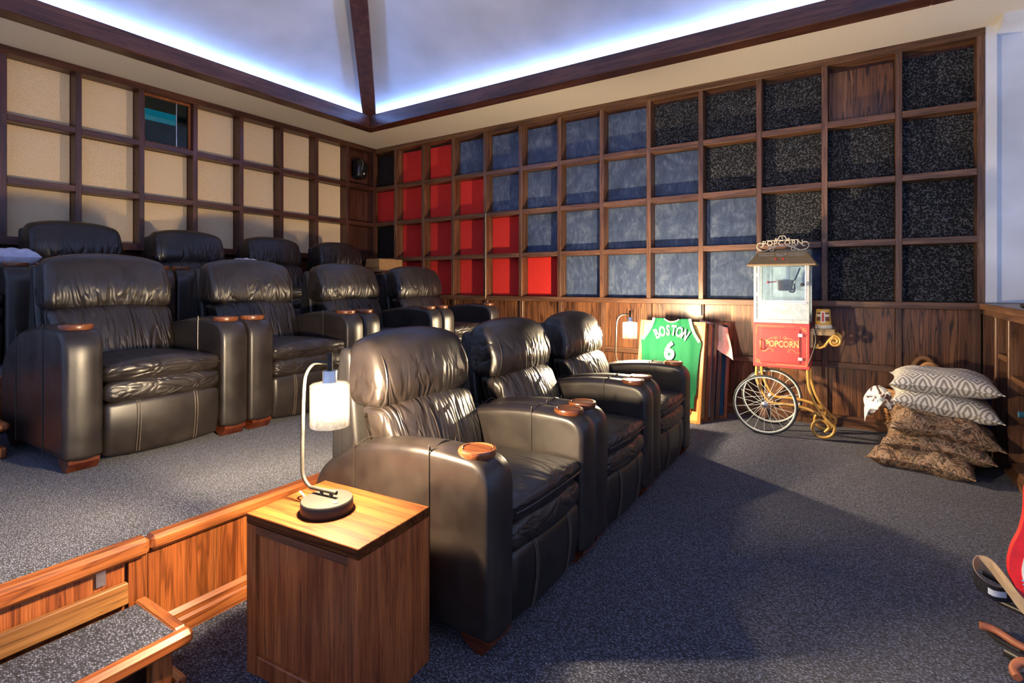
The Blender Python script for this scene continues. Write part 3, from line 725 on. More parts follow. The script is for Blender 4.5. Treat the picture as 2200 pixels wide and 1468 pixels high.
specs = [(-1.33, 4.735, 0.53, 0.86, 'orange_oak', 'mat_board', 0.21, 'thin oak picture frame right behind the green jersey frame'),
         (-1.30, 4.812, 0.53, 0.86, 'grid_oak', 'jersey_white', 0.215, 'third picture frame of the leaning stack, pale edge'),
         (-1.29, 4.875, 0.57, 0.865, 'grid_oak', 'mat_blue', 0.22, 'picture frame of the leaning stack with the pink white shirt draped on it'),
         (-1.24, 4.945, 0.58, 0.87, 'orange_oak', 'mat_blue', 0.225, 'rearmost picture frame of the leaning stack, against the wainscot')]
for xc, yb, w, h, wd, mt, ln, lab in specs: make_frame('picture_frame', lab, xc, yb, w, h, wd, mt, ln, 0.035)
# shirt hanging over the frames with one sleeve out to the side
v = []; f = []; NU, NV = 14, 16
for layer in (0, 1):
    for j in range(NV+1):
        t = j/NV
        for i in range(NU+1):
            u = i/NU
            x = -1.20+0.24*u+0.06*t*u; z = 0.868-0.012*u*u-t*(0.30+0.03*u)*(0.55+0.45*u)-0.05*u*(1-t)
            y = 5.078-0.22*t*0.28-0.012*math.sin(u*16+t*3)-0.012*math.sin(t*7)
            v.append((x, y-(0.006 if layer else 0.0)-0.035, z))
M = (NU+1)*(NV+1)
for j in range(NV):
    for i in range(NU):
        a = j*(NU+1)+i; f.append((a, a+1, a+NU+2, a+NU+1)); f.append((M+a, M+a+NU+1, M+a+NU+2, M+a+1))
for i in range(NU): f.append((i, M+i, M+i+1, i+1)); a = NV*(NU+1)+i; f.append((a, a+1, M+a+1, M+a))
for j in range(NV):
    a = j*(NU+1); f.append((a, a+NU+1, M+a+NU+1, M+a)); a += NU; f.append((a, M+a, M+a+NU+1, a+NU+1))
mm = MB(); mm.add(v, f); tag(part('shirt', mm, 'pink_cloth', None, True), 'pale pink short sleeved shirt hanging over the stacked picture frames', 'shirt')

# ---------------------------------------------------------------- popcorn cart
pc = thing('popcorn_cart', 'old fashioned red popcorn cart on two spoked wheels with glass case', 'popcorn cart', (-0.49, 4.83, 0))
cab = part('cabinet', boxm(-0.2, 0.2, -0.17, 0.17, 0.535, 0.889, b=0.003), 'red_enamel', pc)
FY = -0.1705
dr = part('door', boxm(-0.145, 0.135, FY-0.006, FY, 0.575, 0.845, b=0.003), 'red_enamel', pc)
part('handle', MB().tube(smooth_path([(-0.142, FY-0.007, 0.755), (-0.142, FY-0.022, 0.745), (-0.142, FY-0.022, 0.685), (-0.142, FY-0.007, 0.675)], 4), 0.005, 8), 'brass', dr, True)
for z_ in (0.615, 0.80): part('hinge', boxm(0.122, 0.152, FY-0.010, FY-0.0055, z_-0.012, z_+0.012), 'steel', dr)
t_ = text_mb('POPCORN', 0.07, 0.001, 0.0016, 1.0); t_.xf(Matrix.Translation((0.01, FY-0.0072, 0.722)) @ STAND @ Matrix.Diagonal((0.72, 1, 1, 1)))
part('lettering', t_, 'gold_print', dr)
sc = MB()
def scroll(b, pts2, y, r=0.0014): b.tube([(p[0], y, p[1]) for p in pts2], r, 5)
for s in (-1, 1):
    scroll(sc, [(s*p[0], p[1]) for p in spiral(0.03, 0.775, 0.014, 0.003, -PI/2, 2.2*PI)], FY-0.0075)
    scroll(sc, [(s*(0.03+0.1*t), 0.761+0.012*math.sin(t*PI*2)) for t in [i/12 for i in range(13)]], FY-0.0075, 0.002)
    scroll(sc, [(s*p[0], p[1]) for p in spiral(0.06, 0.67, 0.012, 0.003, PI/2, 2.6*PI)], FY-0.0075)
    scroll(sc, [(s*(0.06+0.075*t), 0.682-0.018*t+0.008*math.sin(t*PI*2)) for t in [i/12 for i in range(13)]], FY-0.0075, 0.002)
    scroll(sc, [(s*(0.036), 0.672)]+[(0.036*math.cos(a)*s, 0.672+0.011*math.sin(a)) for a in [i*PI/8 for i in range(17)]], FY-0.0075)
scroll(sc, [(0, 0.79), (0, 0.765)], FY-0.0075, 0.0018)
part('scrollwork', sc, 'gold_print', dr)
pn = MB()
for a in ([(-0.182, 0.62), (-0.182, 0.868), (0.1, 0.868)], [(-0.174, 0.80), (-0.174, 0.86), (0.02, 0.86)], [(0.182, 0.80), (0.182, 0.556), (-0.1, 0.556)], [(0.173, 0.62), (0.173, 0.563), (-0.03, 0.563)]):
    for q0, q1 in zip(a, a[1:]): scroll(pn, [q0, q1], FY, 0.0012)
for s in (1, -1):
    scroll(pn, [(s*(0.165+p[0]), 0.712+s*(0.13+p[1])) for p in spiral(0, 0, 0.018, 0.003, 0, 2.4*PI)], FY, 0.0016)
    scroll(pn, [(s*(0.185-0.05*t), 0.712+s*(0.105+0.045*math.sin(t*PI/2))) for t in [i/8 for i in range(9)]], FY, 0.002)
part('pinstripe', pn, 'gold_print', cab)
# glass case
Z0, Z1 = 0.89, 1.355
case = part('case_floor', boxm(-0.197, 0.197, -0.167, 0.167, Z0, Z0+0.028, b=0.002), 'white_enamel', pc)
part('tray_lip', boxm(-0.09, 0.085, -0.1705, -0.1675, Z0+0.006, Z0+0.024), 'case_metal', pc)
for sx in (-1, 1):
    for sy in (-1, 1): part('post', boxm(sx*0.197-(0.02 if sx > 0 else 0), sx*0.197+(0 if sx > 0 else 0.02), sy*0.167-(0.02 if sy > 0 else 0), sy*0.167+(0 if sy > 0 else 0.02), Z0+0.0285, Z1), 'white_enamel', pc)
part('back_panel', boxm(-0.176, 0.176, 0.15, 0.166, Z0+0.0285, Z1), 'case_metal', pc)
part('top_panel', boxm(-0.176, 0.176, -0.166, 0.149, Z1-0.012, Z1), 'case_metal', pc)
part('front_deflector', boxm(-0.176, 0.176, -0.158, -0.154, Z0+0.0285, Z0+0.155), 'case_metal', pc)
part('front_rail', boxm(-0.18, 0.185, -0.172, -0.15, Z0+0.155, Z0+0.167, b=0.002), 'steel', pc)
for sx in (-1, 1): part('side_glass', boxm(sx*0.19-0.002, sx*0.19+0.002, -0.146, 0.146, Z0+0.03, Z1-0.013), 'case_glass', pc)
gd = part('glass_door', boxm(-0.158, 0.172, -0.165, -0.161, Z0+0.18, Z1-0.015), 'case_glass', pc)
m_ = MB()
for a in ((-0.168, -0.156, Z0+0.17, Z1-0.005), (0.168, 0.176, Z0+0.17, Z1-0.005)): m_.box(a[0], a[1], -0.1685, -0.158, a[2], a[3])
m_.box(-0.156, 0.168, -0.1685, -0.158, Z0+0.17, Z0+0.18)
part('door_frame', m_, 'steel', gd)
for z_ in (1.12, 1.275): part('hinge', boxm(-0.185, -0.16, -0.174, -0.168, z_-0.014, z_+0.014), 'white_enamel', gd)
part('door_knob', MB().lathe([(0.006, 0), (0.006, 0.006), (0.015, 0.01), (0.015, 0.016), (0.004, 0.018)], 16, (0, 0, 0)).xf(Matrix.Translation((0.152, -0.166, 1.195)) @ Matrix.Rotation(PI/2, 4, 'X')), 'black_plastic', gd, True)
kt = part('kettle', MB().lathe([(0.001, 1.145), (0.055, 1.145), (0.064, 1.155), (0.066, 1.225), (0.070, 1.23), (0.066, 1.232), (0.02, 1.235)], 28, (0.02, 0.0, 0), cap=False), 'steel', pc, True)
part('kettle_hanger', boxm(0.0, 0.05, -0.012, 0.02, 1.23, 1.342), 'case_metal', kt)
part('kettle_cord', MB().tube(smooth_path([(0.12, 0.02, 1.33), (0.1, 0.0, 1.27), (0.085, -0.04, 1.22), (0.09, -0.07, 1.16), (0.08, -0.06, 1.135), (0.05, -0.03, 1.14)], 5), 0.006, 8), 'black_plastic', kt, True)
part('kettle_handle', MB().tube([(-0.045, -0.02, 1.22), (-0.10, -0.05, 1.215)], 0.004, 8).lathe([(0.001, -0.012), (0.009, -0.006), (0.011, 0), (0.009, 0.006), (0.001, 0.012)], 12, (-0.105, -0.053, 1.215), cap=False), 'red_knob', kt, True)
part('kettle_arm', MB().tube([(0.075, -0.04, 1.165), (0.09, -0.06, 1.225)], 0.004, 8), 'steel', kt, True)
# roof and sign
rf = MB(); a0 = (-0.242, -0.21, 1.352); v = []
for (hx, hy, z_) in ((0.242, 0.21, 1.345), (0.242, 0.21, 1.358), (0.172, 0.105, 1.462)):
    v += [(-hx, -hy, z_), (hx, -hy, z_), (hx, hy, z_), (-hx, hy, z_)]
rf.add(v, [(0, 1, 2, 3), (11, 10, 9, 8)]+[(k_*4+i, k_*4+(i+1) % 4, k_*4+4+(i+1) % 4, k_*4+4+i) for k_ in (0, 1) for i in range(4)])
roof = part('roof', rf, 'tan_metal', pc)
def on_roof(x, t, e=0.001): return (x, -0.21+0.105*t-e*0.7, 1.358+0.104*t+e*0.7)
m_ = MB()
for t in (0.68, 0.83):
    for s in (-1, 1): m_.tube([on_roof(s*0.05, t), on_roof(s*0.165, t)], 0.0016, 5)
for s in (-1, 1):
    m_.tube([on_roof(s*p[0], 0.78+p[1]*9.5) for p in spiral(0.026, 0, 0.012, 0.003, PI, 3.2*PI)], 0.002, 5)
    m_.tube([on_roof(s*p[0], 0.66+p[1]*9.5) for p in spiral(0.008, 0, 0.007, 0.002, PI*0.5, 2.4*PI)], 0.002, 5)
part('roof_ornament', m_, 'white_enamel', roof)
for s in (-1, 1):
    part('knob', MB().lathe([(0.010, 0), (0.010, 0.008), (0.006, 0.010), (0.001, 0.011)], 14, (0, 0, 0), cap=False).xf(Matrix.Translation(on_roof(s*0.026-0.008, 0.38)) @ Matrix.Rotation(math.radians(45), 4, 'X')), 'red_knob', roof, True)
    part('pilot_lamp', MB().lathe([(0.005, 0), (0.005, 0.004), (0.001, 0.006)], 10, (0, 0, 0), cap=False).xf(Matrix.Translation(on_roof(s*0.05-0.008, 0.36)) @ Matrix.Rotation(math.radians(45), 4, 'X')), 'steel', roof, True)
SY = -0.06
sg = MB()
sg.tube([(-0.115, SY, 1.556), (0.115, SY, 1.556)], 0.004, 6); sg.tube([(-0.105, SY, 1.508), (0.105, SY, 1.508)], 0.004, 6)
for s in (-1, 1):
    sg.tube(smooth_path([(s*p[0], SY, p[1]) for p in [(0.045, 1.505), (0.09, 1.49), (0.13, 1.472), (0.16, 1.478)]], 4), 0.0045, 6)
    sg.tube([(s*p[0], SY, p[1]) for p in spiral(0.158, 1.515, 0.037, 0.006, -PI/2, 1.7*PI)], 0.0045, 6)
    sg.tube([(s*p[0], SY, p[1]) for p in spiral(0.075, 1.485, 0.021, 0.008, PI/2, -1.3*PI)], 0.004, 6)
    sg.tube(smooth_path([(s*p[0], SY, p[1]) for p in [(0.0, 1.59), (0.018, 1.588), (0.028, 1.57), (0.045, 1.558), (0.05, 1.568), (0.042, 1.572)]], 4), 0.004, 6)
sg.lathe([(0.001, -0.008), (0.007, 0), (0.001, 0.008)], 10, (0, SY, 1.575), cap=False)
t_ = text_mb('POPCORN', 0.058, 0.003, 0.0006, 1.12); t_.xf(Matrix.Translation((0, SY, 1.531)) @ STAND)
sign = part('marquee', sg, 'cream_metal', pc, True); part('lettering', t_, 'cream_metal', sign)
# wheels
def wheel(y, nm):
    w_ = part(nm, MB(), 'wheel_rim', pc) if False else None
    cx, cz, R1 = -0.11, 0.2375, 0.2375
    ring = lambda r: [(cx+r*math.cos(2*PI*i/48), y, cz+r*math.sin(2*PI*i/48)) for i in range(48)]
    wr_ = part('wheel', MB().tube(ring(0.219), 0.0075, 8, True), 'wheel_rim', pc, True)
    part('tyre', MB().tube(ring(0.2285), 0.009, 8, True), 'tyre', wr_, True)
    hub = MB().lathe([(0.001, -0.022), (0.01, -0.02), (0.024, -0.012), (0.024, 0.012), (0.01, 0.02), (0.001, 0.022)], 20, (0, 0, 0), cap=False).xf(Matrix.Translation((cx, y, cz)) @ Matrix.Rotation(PI/2, 4, 'X'))
    part('hub', hub, 'steel', wr_, True)
    for i in range(18):
        a = 2*PI*i/18+0.1
        part('spoke', MB().tube([(cx+0.02*math.cos(a), y+(0.008 if i % 2 else -0.008), cz+0.02*math.sin(a)), (cx+0.215*math.cos(a+0.06), y, cz+0.215*math.sin(a+0.06))], 0.0017, 5), 'wheel_rim', wr_)
wheel(-0.215, 'wheel'); wheel(0.175, 'wheel')
part('axle', MB().tube([(-0.11, -0.235, 0.2375), (-0.11, 0.195, 0.2375)], 0.008, 10), 'steel', pc, True)
for y in (-0.15, 0.13):
    part('leg', MB().tube(smooth_path([(-0.175, y, 0.545), (-0.178, y, 0.47), (-0.165, y, 0.40), (-0.13, y, 0.32), (-0.09, y, 0.26), (-0.05, y, 0.243), (0.05, y, 0.246), (0.15, y, 0.235), (0.22, y, 0.215), (0.275, y, 0.185)], 5), 0.0115, 10), 'gold_paint', pc, True)
    pth = [(0.185, y, 0.545), (0.188, y, 0.47), (0.195, y, 0.40), (0.22, y, 0.31), (0.26, y, 0.23), (0.31, y, 0.165), (0.35, y, 0.125)]
    pth += [(p[0], y, p[1]) for p in spiral(0.282, 0.097, 0.085, 0.045, 0.15, -2.0*PI, 14)] + [(0.30, y, 0.065)]
    part('leg', MB().tube(smooth_path(pth, 4), 0.0115, 10), 'gold_paint', pc, True)
part('cross_tube', MB().tube([(0.30, -0.15, 0.175), (0.30, 0.13, 0.175)], 0.008, 8), 'gold_paint', pc, True)
# side shelf with scroll bracket
sh = part('shelf', boxm(0.202, 0.365, -0.14, 0.14, 0.838, 0.852, b=0.002), 'tan_metal', pc)
part('bracket_plate', boxm(0.2015, 0.222, -0.145, -0.135, 0.705, 0.8375), 'tan_metal', sh)
part('bracket_bar', boxm(0.222, 0.365, -0.145, -0.135, 0.805, 0.8375), 'tan_metal', sh)
for y in (-0.15, 0.12):
    m_ = MB(); cp = [(0.245, 0.735)]+[(0.25+0.018*math.cos(a), 0.735+0.018*math.sin(a)) for a in [PI*1.0-i*0.5 for i in range(6)]]
    pts = spiral(0.245, 0.728, 0.006, 0.018, 0.3*PI, -0.62*PI-2*PI+2*PI, 10)+[(0.27, 0.708), (0.30, 0.722), (0.325, 0.765), (0.35, 0.795)]+spiral(0.365, 0.765, 0.042, 0.010, 0.55*PI, -2.9*PI, 30)
    m_.tube([(p[0], y, p[1]) for p in pts], 0.010, 8)
    part('scroll_bracket', m_, 'gold_paint', sh, True)
part('power_cord', MB().tube(smooth_path([(0.205, -0.1, 0.90), (0.225, -0.16, 0.86), (0.24, -0.165, 0.80), (0.235, -0.165, 0.72), (0.2, -0.175, 0.60), (0.185, -0.16, 0.54)], 5), 0.004, 7), 'black_plastic', pc, True)
# popcorn tubs upside down on the shelf
tub = thing('popcorn_tub', 'orange and white paper popcorn tub upside down on the cart shelf', 'tub', (-0.205, 4.80, 0.8525))
tubody = part('cup', MB().lathe([(0.001, 0.0), (0.058, 0.0), (0.060, 0.003), (0.060, 0.012), (0.057, 0.016), (0.057, 0.03), (0.0555, 0.032), (0.047, 0.148), (0.045, 0.150), (0.001, 0.148)], 32, cap=False), 'tub_yellow', tub, True)
part('rim', MB().lathe([(0.0605, 0.0), (0.0625, 0.003), (0.0625, 0.012), (0.060, 0.014), (0.0605, 0.018), (0.0605, 0.026), (0.0575, 0.028)], 32, cap=False), 'tub_white', tub, True)
def wrap(a0, a1, z0, z1, e):
    n_ = 8; v_ = []
    for z_ in (z0, z1):
        r_ = 0.0575-0.0088*(z_/0.148)+e
        for i in range(n_+1): a = -PI/2+a0+(a1-a0)*i/n_; v_.append((r_*math.cos(a), r_*math.sin(a), z_))
    b = MB(); b.add(v_, [(i, i+1, n_+2+i, n_+1+i) for i in range(n_)]); return b
part('label_band', wrap(-0.95, 0.95, 0.06, 0.125, 0.0006), 'tub_brown', tub); part('label_plate', wrap(-0.95, 0.95, 0.092, 0.112, 0.001), 'tub_white', tub)
part('label_plate', wrap(-0.3, 0.3, 0.045, 0.135, 0.0014), 'tub_white', tub); part('label_stripe', wrap(-0.13, 0.13, 0.055, 0.125, 0.0018), 'tub_red', tub)

# ---------------------------------------------------------------- basket, cushions, towel
def pillow(w, d, t, pinch=0.10, n=22, droop=0.0, seed=0, wr=0.012):
    rnd = random.Random(seed); ph = [rnd.uniform(0, 6) for _ in range(6)]
    v = []; f = []
    for layer in (1, -1):
        for j in range(n+1):
            for i in range(n+1):
                u = i/n*2-1; q = j/n*2-1
                x = w/2*u*(1-pinch*(1-q*q)*u*u); y = d/2*q*(1-pinch*(1-u*u)*q*q)
                h = max(0, (1-u**4))*max(0, (1-q**4)); h = h**0.55
                z = layer*t/2*h + layer*wr*h*(math.sin(u*6+ph[0]+q*3)*math.cos(q*5+ph[1])+0.6*math.sin(u*11+q*9+ph[2])) - droop*(u*u)*0.7-droop*0.5*q*q
                v.append((x, y, z))
    M = (n+1)*(n+1)
    for j in range(n):
        for i in range(n):
            a = j*(n+1)+i; f.append((a, a+1, a+n+2, a+n+1)); f.append((M+a, M+a+n+1, M+a+n+2, M+a+1))
    b = MB(); b.add(v, f)
    edge = [v[i] for i in range(n+1)]+[v[j*(n+1)+n] for j in range(1, n+1)]+[v[n*(n+1)+i] for i in range(n-1, -1, -1)]+[v[j*(n+1)] for j in range(n-1, 0, -1)]
    bm = bmesh.new(); return b, edge
def cushion(label, mat, loc, rot, w, d, t, pmat, **kw):
    c = thing('cushion', label, 'cushion', loc, 0, 'cushions stacked by the basket'); c.rotation_euler = rot
    b, edge = pillow(w, d, t, **kw)
    part('cover', b, mat, c, True); part('piping', MB().tube(edge, 0.0035, 5, True), pmat, c, True)
rad = math.radians
cushion('brown camouflage cushion lying flat on the carpet, lowest of the stack', 'camo_fabric', (0.39, 4.40, 0.085), (rad(2), rad(1), rad(-14)), 0.56, 0.50, 0.17, 'camo_fabric', seed=1, droop=0.03, wr=0.02)
cushion('brown camouflage cushion second from the bottom of the stack', 'camo_fabric', (0.45, 4.43, 0.19), (rad(3), rad(4), rad(-4)), 0.56, 0.5, 0.16, 'camo_fabric', seed=2, droop=0.03, wr=0.02)
cushion('brown camouflage cushion just under the grey diamond cushions', 'camo_fabric', (0.47, 4.42, 0.305), (rad(4), rad(8), rad(2)), 0.57, 0.5, 0.16, 'camo_fabric', seed=3, droop=0.04, wr=0.02)
cushion('cream and grey diamond weave cushion, lower of the two', 'diamond_weave', (0.49, 4.47, 0.432), (rad(3), rad(8), rad(-2)), 0.56, 0.46, 0.15, 'diamond_weave', seed=4, droop=0.02, wr=0.004)
cushion('cream and grey diamond weave cushion on top of the stack', 'diamond_weave', (0.485, 4.47, 0.562), (rad(2), rad(1), rad(-3)), 0.56, 0.46, 0.15, 'diamond_weave', seed=5, droop=0.015, wr=0.004)
bk = thing('wicker_basket', 'brown wicker basket with loop handles behind the stacked cushions', 'basket', (0.45, 4.97, 0))
for i in range(17):
    r_ = 0.175+0.055*(i/16)**0.8
    part('coil', MB().tube([((r_+0.004*math.sin(18*a+(PI if i % 2 else 0)))*1.15*math.cos(a), (r_+0.004*math.sin(18*a+(PI if i % 2 else 0)))*0.9*math.sin(a), 0.012+0.0225*i) for a in [2*PI*q/72 for q in range(72)]], 0.0125, 6, True), 'wicker', bk, True)
part('basket_bottom', MB().lathe([(0.001, 0.0), (0.17, 0.0), (0.17, 0.012), (0.001, 0.012)], 28, cap=False).xf(Matrix.Diagonal((1.15, 0.9, 1, 1))), 'wicker', bk)
part('rim', MB().tube([(0.235*1.15*math.cos(a), 0.235*0.9*math.sin(a), 0.395) for a in [2*PI*q/40 for q in range(40)]], 0.017, 8, True), 'wicker', bk, True)
for s, q in ((1, 0.0), (-1, 0.0)):
    part('handle', MB().tube(smooth_path([(-0.08, s*0.2, 0.39), (-0.075, s*0.2, 0.52), (-0.03, s*0.2, 0.615), (0.03, s*0.2, 0.615), (0.075, s*0.2, 0.52), (0.08, s*0.2, 0.39)], 5), 0.018, 8), 'wicker', bk, True)
v = []; f = []; n = 22
for layer in (0, 1):
    for j in range(n+1):
        for i in range(n+1):
            u = i/n; q = j/n
            x = 0.0+0.24*u; y = -0.14+0.24*q
            z = 0.135*math.sin(PI*min(1, u*0.95+0.12))-0.10*(1-u)*(1-q)+0.028*math.sin(u*15+q*9)+0.022*math.sin(q*19+u*4)
            v.append((x-0.035*q*math.sin(u*9), y+0.02*math.sin(u*13), z-(0.006 if layer else 0)))
M = (n+1)**2
for j in range(n):
    for i in range(n):
        a = j*(n+1)+i; f.append((a, a+1, a+n+2, a+n+1)); f.append((M+a, M+a+n+1, M+a+n+2, M+a+1))
for i in range(n): f.append((i, M+i, M+i+1, i+1)); a = n*(n+1)+i; f.append((a, a+1, M+a+1, M+a)); 
for j in range(n): a = j*(n+1); f.append((a, a+n+1, M+a+n+1, M+a)); a += n; f.append((a, M+a, M+a+n+1, a+n+1))
mm = MB(); mm.add(v, f); tw = tag(part('towel', mm, 'towel_print', None, True, (0.06, 4.62, 0.275)), 'crumpled white towel with coloured print over the basket edge', 'towel')

# ---------------------------------------------------------------- media cabinet on the right
mc = thing('media_cabinet', 'dark oak built in cabinet with open bays along the right edge', 'cabinet', (0.80, 4.2, 0))
part('counter_top', boxm(-0.03, 0.75, -1.4, 1.0, 1.015, 1.058, b=0.004), 'grid_oak_y', mc)
part('counter_fascia', boxm(-0.005, 0.02, -1.4, 1.0, 0.975, 1.014), 'grid_oak_y', mc)
part('plinth', boxm(0.0, 0.6, -1.4, 0.995, 0.0, 0.10, b=0.004), 'grid_oak_y', mc)
for y in (0.965, 0.585, 0.23, -0.5): part('divider', boxm(0.0, 0.6, y-0.022, y+0.022, 0.1005, 0.9745, b=0.003), 'grid_oak_z', mc)
part('back_panel', boxm(0.56, 0.6, -1.4, 0.94, 0.1005, 0.9745), 'panel_oak_z', mc)
part('shelf', boxm(0.01, 0.555, -0.477, 0.207, 0.60, 0.635, b=0.003), 'grid_oak_y', mc)
part('bay_panel', boxm(0.12, 0.14, 0.61, 0.94, 0.1005, 0.9745), 'panel_oak_z', mc)
tag(part('white_canister', MB().lathe([(0.001, 0), (0.075, 0), (0.08, 0.01), (0.08, 0.15), (0.07, 0.16), (0.001, 0.16)], 24, cap=False), 'white_plastic', None, True, (0.95, 4.60, 0.7365)), 'pale rounded canister in the cabinet bay at the right', 'canister')
part('shelf', boxm(0.01, 0.555, 0.253, 0.562, 0.70, 0.736, b=0.003), 'grid_oak_y', mc)
tag(part('media_player', boxm(0.86, 1.2, 3.95, 4.36, 0.1015, 0.24, b=0.01), 'black_plastic'), 'black media player on the cabinet floor behind the guitar', 'electronics')
tag(part('soundbar', boxm(0.84, 0.95, 3.2, 4.35, 1.0595, 1.085, b=0.006), 'black_plastic'), 'slim black device lying on the cabinet counter', 'electronics')
cdx = thing('grey_frame', 'grey framed card standing on the counter at the right edge', 'picture', (1.0, 4.62, 1.059))
part('card', boxm(0.0, 0.012, -0.3, 0.12, 0.0, 0.19, b=0.002), 'grey_card', cdx); part('card_stand', boxm(0.012, 0.07, -0.1, -0.08, 0.0, 0.12), 'grey_card', cdx)
bgm, _ = pillow(0.24, 0.34, 0.10, seed=9, wr=0.015)
tag(part('plastic_bag', bgm, 'blue_plastic', None, True, (0.725, 4.80, 0.30), (rad(90), 0, rad(72))), 'crumpled bright blue plastic bag between the cushions and the cabinet', 'bag')
tag(part('round_handle', MB().tube([(0.79, 4.12, 0.45), (0.95, 4.12, 0.45)], 0.018, 12), 'mat_blue', None, True), 'blue rod end sticking out of the cabinet bay', 'rod')

# ---------------------------------------------------------------- guitar on its stand
gt = thing('guitar', 'red electric guitar with white pickguard at the right edge', 'guitar', (0.60, 2.36, 0.12)); gt.rotation_euler = (rad(-12), 0, 0)
outl = [(-0.02, 0.0), (-0.09, 0.012), (-0.145, 0.06), (-0.168, 0.13), (-0.158, 0.20), (-0.135, 0.26), (-0.122, 0.32), (-0.118, 0.37), (-0.112, 0.41), (-0.09, 0.42), (-0.06, 0.40), (-0.04, 0.38), (0.0, 0.375), (0.05, 0.385), (0.09, 0.40), (0.13, 0.39), (0.135, 0.35), (0.11, 0.29), (0.12, 0.23), (0.155, 0.17), (0.165, 0.10), (0.13, 0.03), (0.06, 0.0)]
sp = [tuple(q[:2]) for q in smooth_path([(a, b, 0) for a, b in outl]+[(outl[0][0], outl[0][1], 0)], 4)][:-1]
part('body', MB().prism(sp, 1, -0.02, 0.022), 'guitar_red', gt)
pg = [(p[0]*0.80-0.004, 0.09+(p[1]-0.09)*0.80) for p in sp if p[1] > 0.06]
part('pickguard', MB().prism(pg, 1, -0.0235, -0.0205), 'pickguard', gt)
part('bridge', boxm(-0.135, 0.02, -0.032, -0.0245, 0.085, 0.10), 'steel', gt)
for q in range(4): part('saddle', boxm(-0.142+0.002*q, -0.09, -0.036, -0.0325, 0.084-0.012*q+0.02, 0.09-0.012*q+0.02), 'steel', gt)
part('neck', boxm(-0.027, 0.027, -0.03, 0.0, 0.378, 0.98, b=0.004), 'orange_oak_z', gt)
part('headstock', boxm(-0.03, 0.05, -0.025, -0.005, 0.981, 1.12, b=0.004), 'orange_oak_z', gt)
gs = thing('guitar_stand', 'black tubular guitar stand with brown rubber rests at the right edge', 'stand', (0.55, 2.35, 0))
part('foot_tube', MB().tube([(-0.13, 0.10, 0.10), (-0.06, 0.05, 0.10), (0.03, 0.02, 0.10)], 0.011, 10), 'black_metal', gs, True)
part('rest_tube', MB().tube([(-0.165, 0.15, 0.165), (-0.11, 0.10, 0.16), (0.0, 0.03, 0.14)], 0.009, 10), 'black_metal', gs, True)
part('rubber_rest', MB().tube(smooth_path([(-0.19, 0.032, 0.032), (-0.15, 0.03, 0.03), (-0.094, -0.012, 0.02), (-0.04, -0.03, 0.02), (0.03, -0.04, 0.02)], 5), 0.012, 10), 'rubber_brown', gs, True)
part('leg', MB().tube([(-0.177, 0.10, 0.010), (-0.152, 0.013, 0.010), (-0.04, -0.075, 0.010), (0.03, -0.10, 0.010)], 0.007, 10), 'black_metal', gs, True)
part('leg', MB().tube([(-0.139, -0.062, 0.018), (-0.05, -0.13, 0.018), (0.03, -0.17, 0.018)], 0.017, 10), 'black_metal', gs, True)
part('rubber_rest', MB().tube(smooth_path([(-0.06, -0.16, 0.045), (-0.115, -0.14, 0.04), (-0.14, -0.157, 0.02), (-0.137, -0.19, 0.013)], 5), 0.0125, 10), 'rubber_brown', gs, True)
part('upright', MB().tube([(0.03, 0.09, 0.0), (0.04, 0.19, 0.75)], 0.012, 10), 'black_metal', gs, True)
# strap: a looped leather band
def ribbon(path, width, th, mats):
    P = smooth_path(path, 6); b = MB(); v = []
    for i, p in enumerate(P):
        v += [(p.x, p.y, p.z-width/2), (p.x, p.y, p.z+width/2)]
    nrm = []
    for i in range(len(P)):
        t = (P[min(i+1, len(P)-1)]-P[max(i-1, 0)]); q = Vector((t.y, -t.x, 0)).normalized()*th; nrm.append(q)
    v2 = []
    for i, p in enumerate(P):
        v2 += [(p.x+nrm[i].x, p.y+nrm[i].y, p.z-width/2), (p.x+nrm[i].x, p.y+nrm[i].y, p.z+width/2)]
    n_ = len(v); b.add(v+v2, [])
    for i in range(len(P)-1):
        a = 2*i; b.f += [(a, a+1, a+3, a+2)]; b.mi += [0]
        b.f += [(n_+a, n_+a+2, n_+a+3, n_+a+1)]; b.mi += [1]
        b.f += [(a, a+2, n_+a+2, n_+a), (a+1, n_+a+1, n_+a+3, a+3)]; b.mi += [0, 0]
    return b
sr = thing('guitar_strap', 'curled tan and black guitar strap hanging below the red guitar', 'strap', (0.0, 0.0, 0.0))
pth = [(0.50, 2.30, 0.135), (0.455, 2.33, 0.16), (0.425, 2.38, 0.195), (0.40, 2.46, 0.21), (0.37, 2.48, 0.205), (0.352, 2.44, 0.19), (0.358, 2.39, 0.175), (0.39, 2.375, 0.158), (0.43, 2.40, 0.15), (0.47, 2.43, 0.155)]
part('band', ribbon(pth, 0.05, 0.003, None), ['strap_tan', 'strap_black'], sr, True)
part('stripe', ribbon([(x+0.0015*0, y-0.0035, z) for x, y, z in pth[6:9]], 0.02, 0.001, None), ['strap_white', 'strap_white'], sr, True)

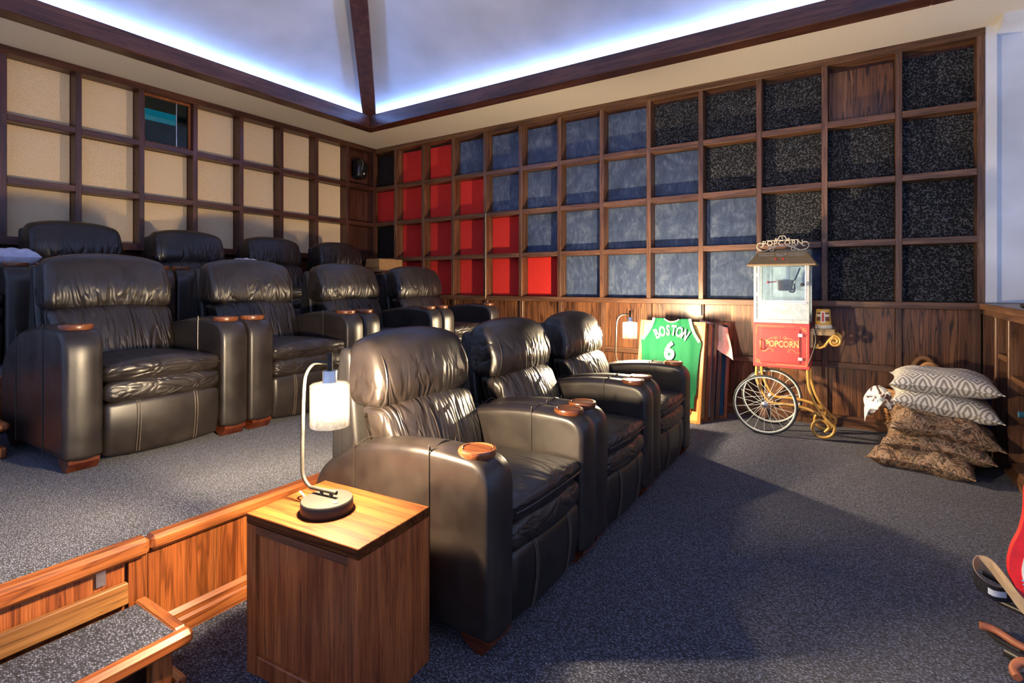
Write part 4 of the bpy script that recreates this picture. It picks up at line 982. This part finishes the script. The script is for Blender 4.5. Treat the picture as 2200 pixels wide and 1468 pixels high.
# ---------------------------------------------------------------- back row odds and ends
cs_ = thing('console', 'low dark console in the back corner carrying the cardboard box', 'console', (-5.15, 4.865, P2))
part('top', boxm(-0.26, 0.30, -0.33, 0.33, 0.63, 0.665, b=0.004), 'dark_oak_y', cs_)
for s in (-1, 1): part('side', boxm(-0.24, 0.28, s*0.31-0.012, s*0.31+0.012, 0.0, 0.6295), 'dark_oak_z', cs_)
part('front_panel', boxm(0.255, 0.275, -0.297, 0.297, 0.0, 0.6295), 'dark_oak_z', cs_)
bx = thing('cardboard_box', 'brown cardboard box on the console beside the back row', 'box', (-5.12, 4.83, P2+0.6655), 0.0)
part('carton', boxm(-0.12, 0.12, -0.2, 0.2, 0, 0.165, b=0.003), 'cardboard', bx)
part('flap', MB().prism([(-0.20, 0.165), (-0.204, 0.165), (-0.225, 0.06), (-0.22, 0.06)], 0, -0.115, 0.118), 'cardboard', bx)
part('tape', boxm(-0.1205, 0.1205, -0.03, 0.03, 0.165, 0.166), 'white_plastic', bx)
sk = thing('wall_speaker', 'small black loudspeaker in the upper corner bay', 'speaker', (XL-0.0, YW-0.27, 2.79), 0)
part('enclosure', loft_y(fillet([(-0.10, -0.13, 0.02), (-0.10, 0.13, 0.02), (0.0, 0.13, 0.06), (0.06, 0.05, 0.08), (0.03, -0.13, 0.05)], 5), -0.085, 0.085, 0.03, 0.01, 6, 4)[0], 'speaker_black', sk, True)
part('grille_trim', MB().tube(smooth_path([(0.03, -0.03, 0.12), (0.055, -0.015, 0.08), (0.068, -0.03, 0.02), (0.065, -0.045, -0.03)], 5), 0.004, 6), 'steel', sk, True)
part('tweeter', MB().lathe([(0.001, 0.008), (0.012, 0.004), (0.016, 0)], 14, cap=False).xf(Matrix.Translation((0.055, 0.01, -0.07)) @ Matrix.Rotation(PI/2, 4, 'Y')), 'steel', sk, True)
part('bracket', boxm(-0.108, -0.09, -0.03, 0.03, -0.05, 0.05), 'black_metal', sk)
b_, e_ = pillow(0.30, 0.25, 0.12, seed=12, wr=0.005)
tag(part('throw_pillow', b_, 'pale_cloth', None, True, (-4.90, 1.165, 1.385)), 'pale lilac pillow lying on the armrests of the back row at the left edge', 'pillow')
b_, e_ = pillow(0.28, 0.22, 0.12, seed=13, wr=0.006)
tag(part('folded_blanket', b_, 'pale_cloth', None, True, (-4.92, 2.835, 1.385)), 'white folded blanket showing between two back row recliners', 'blanket')
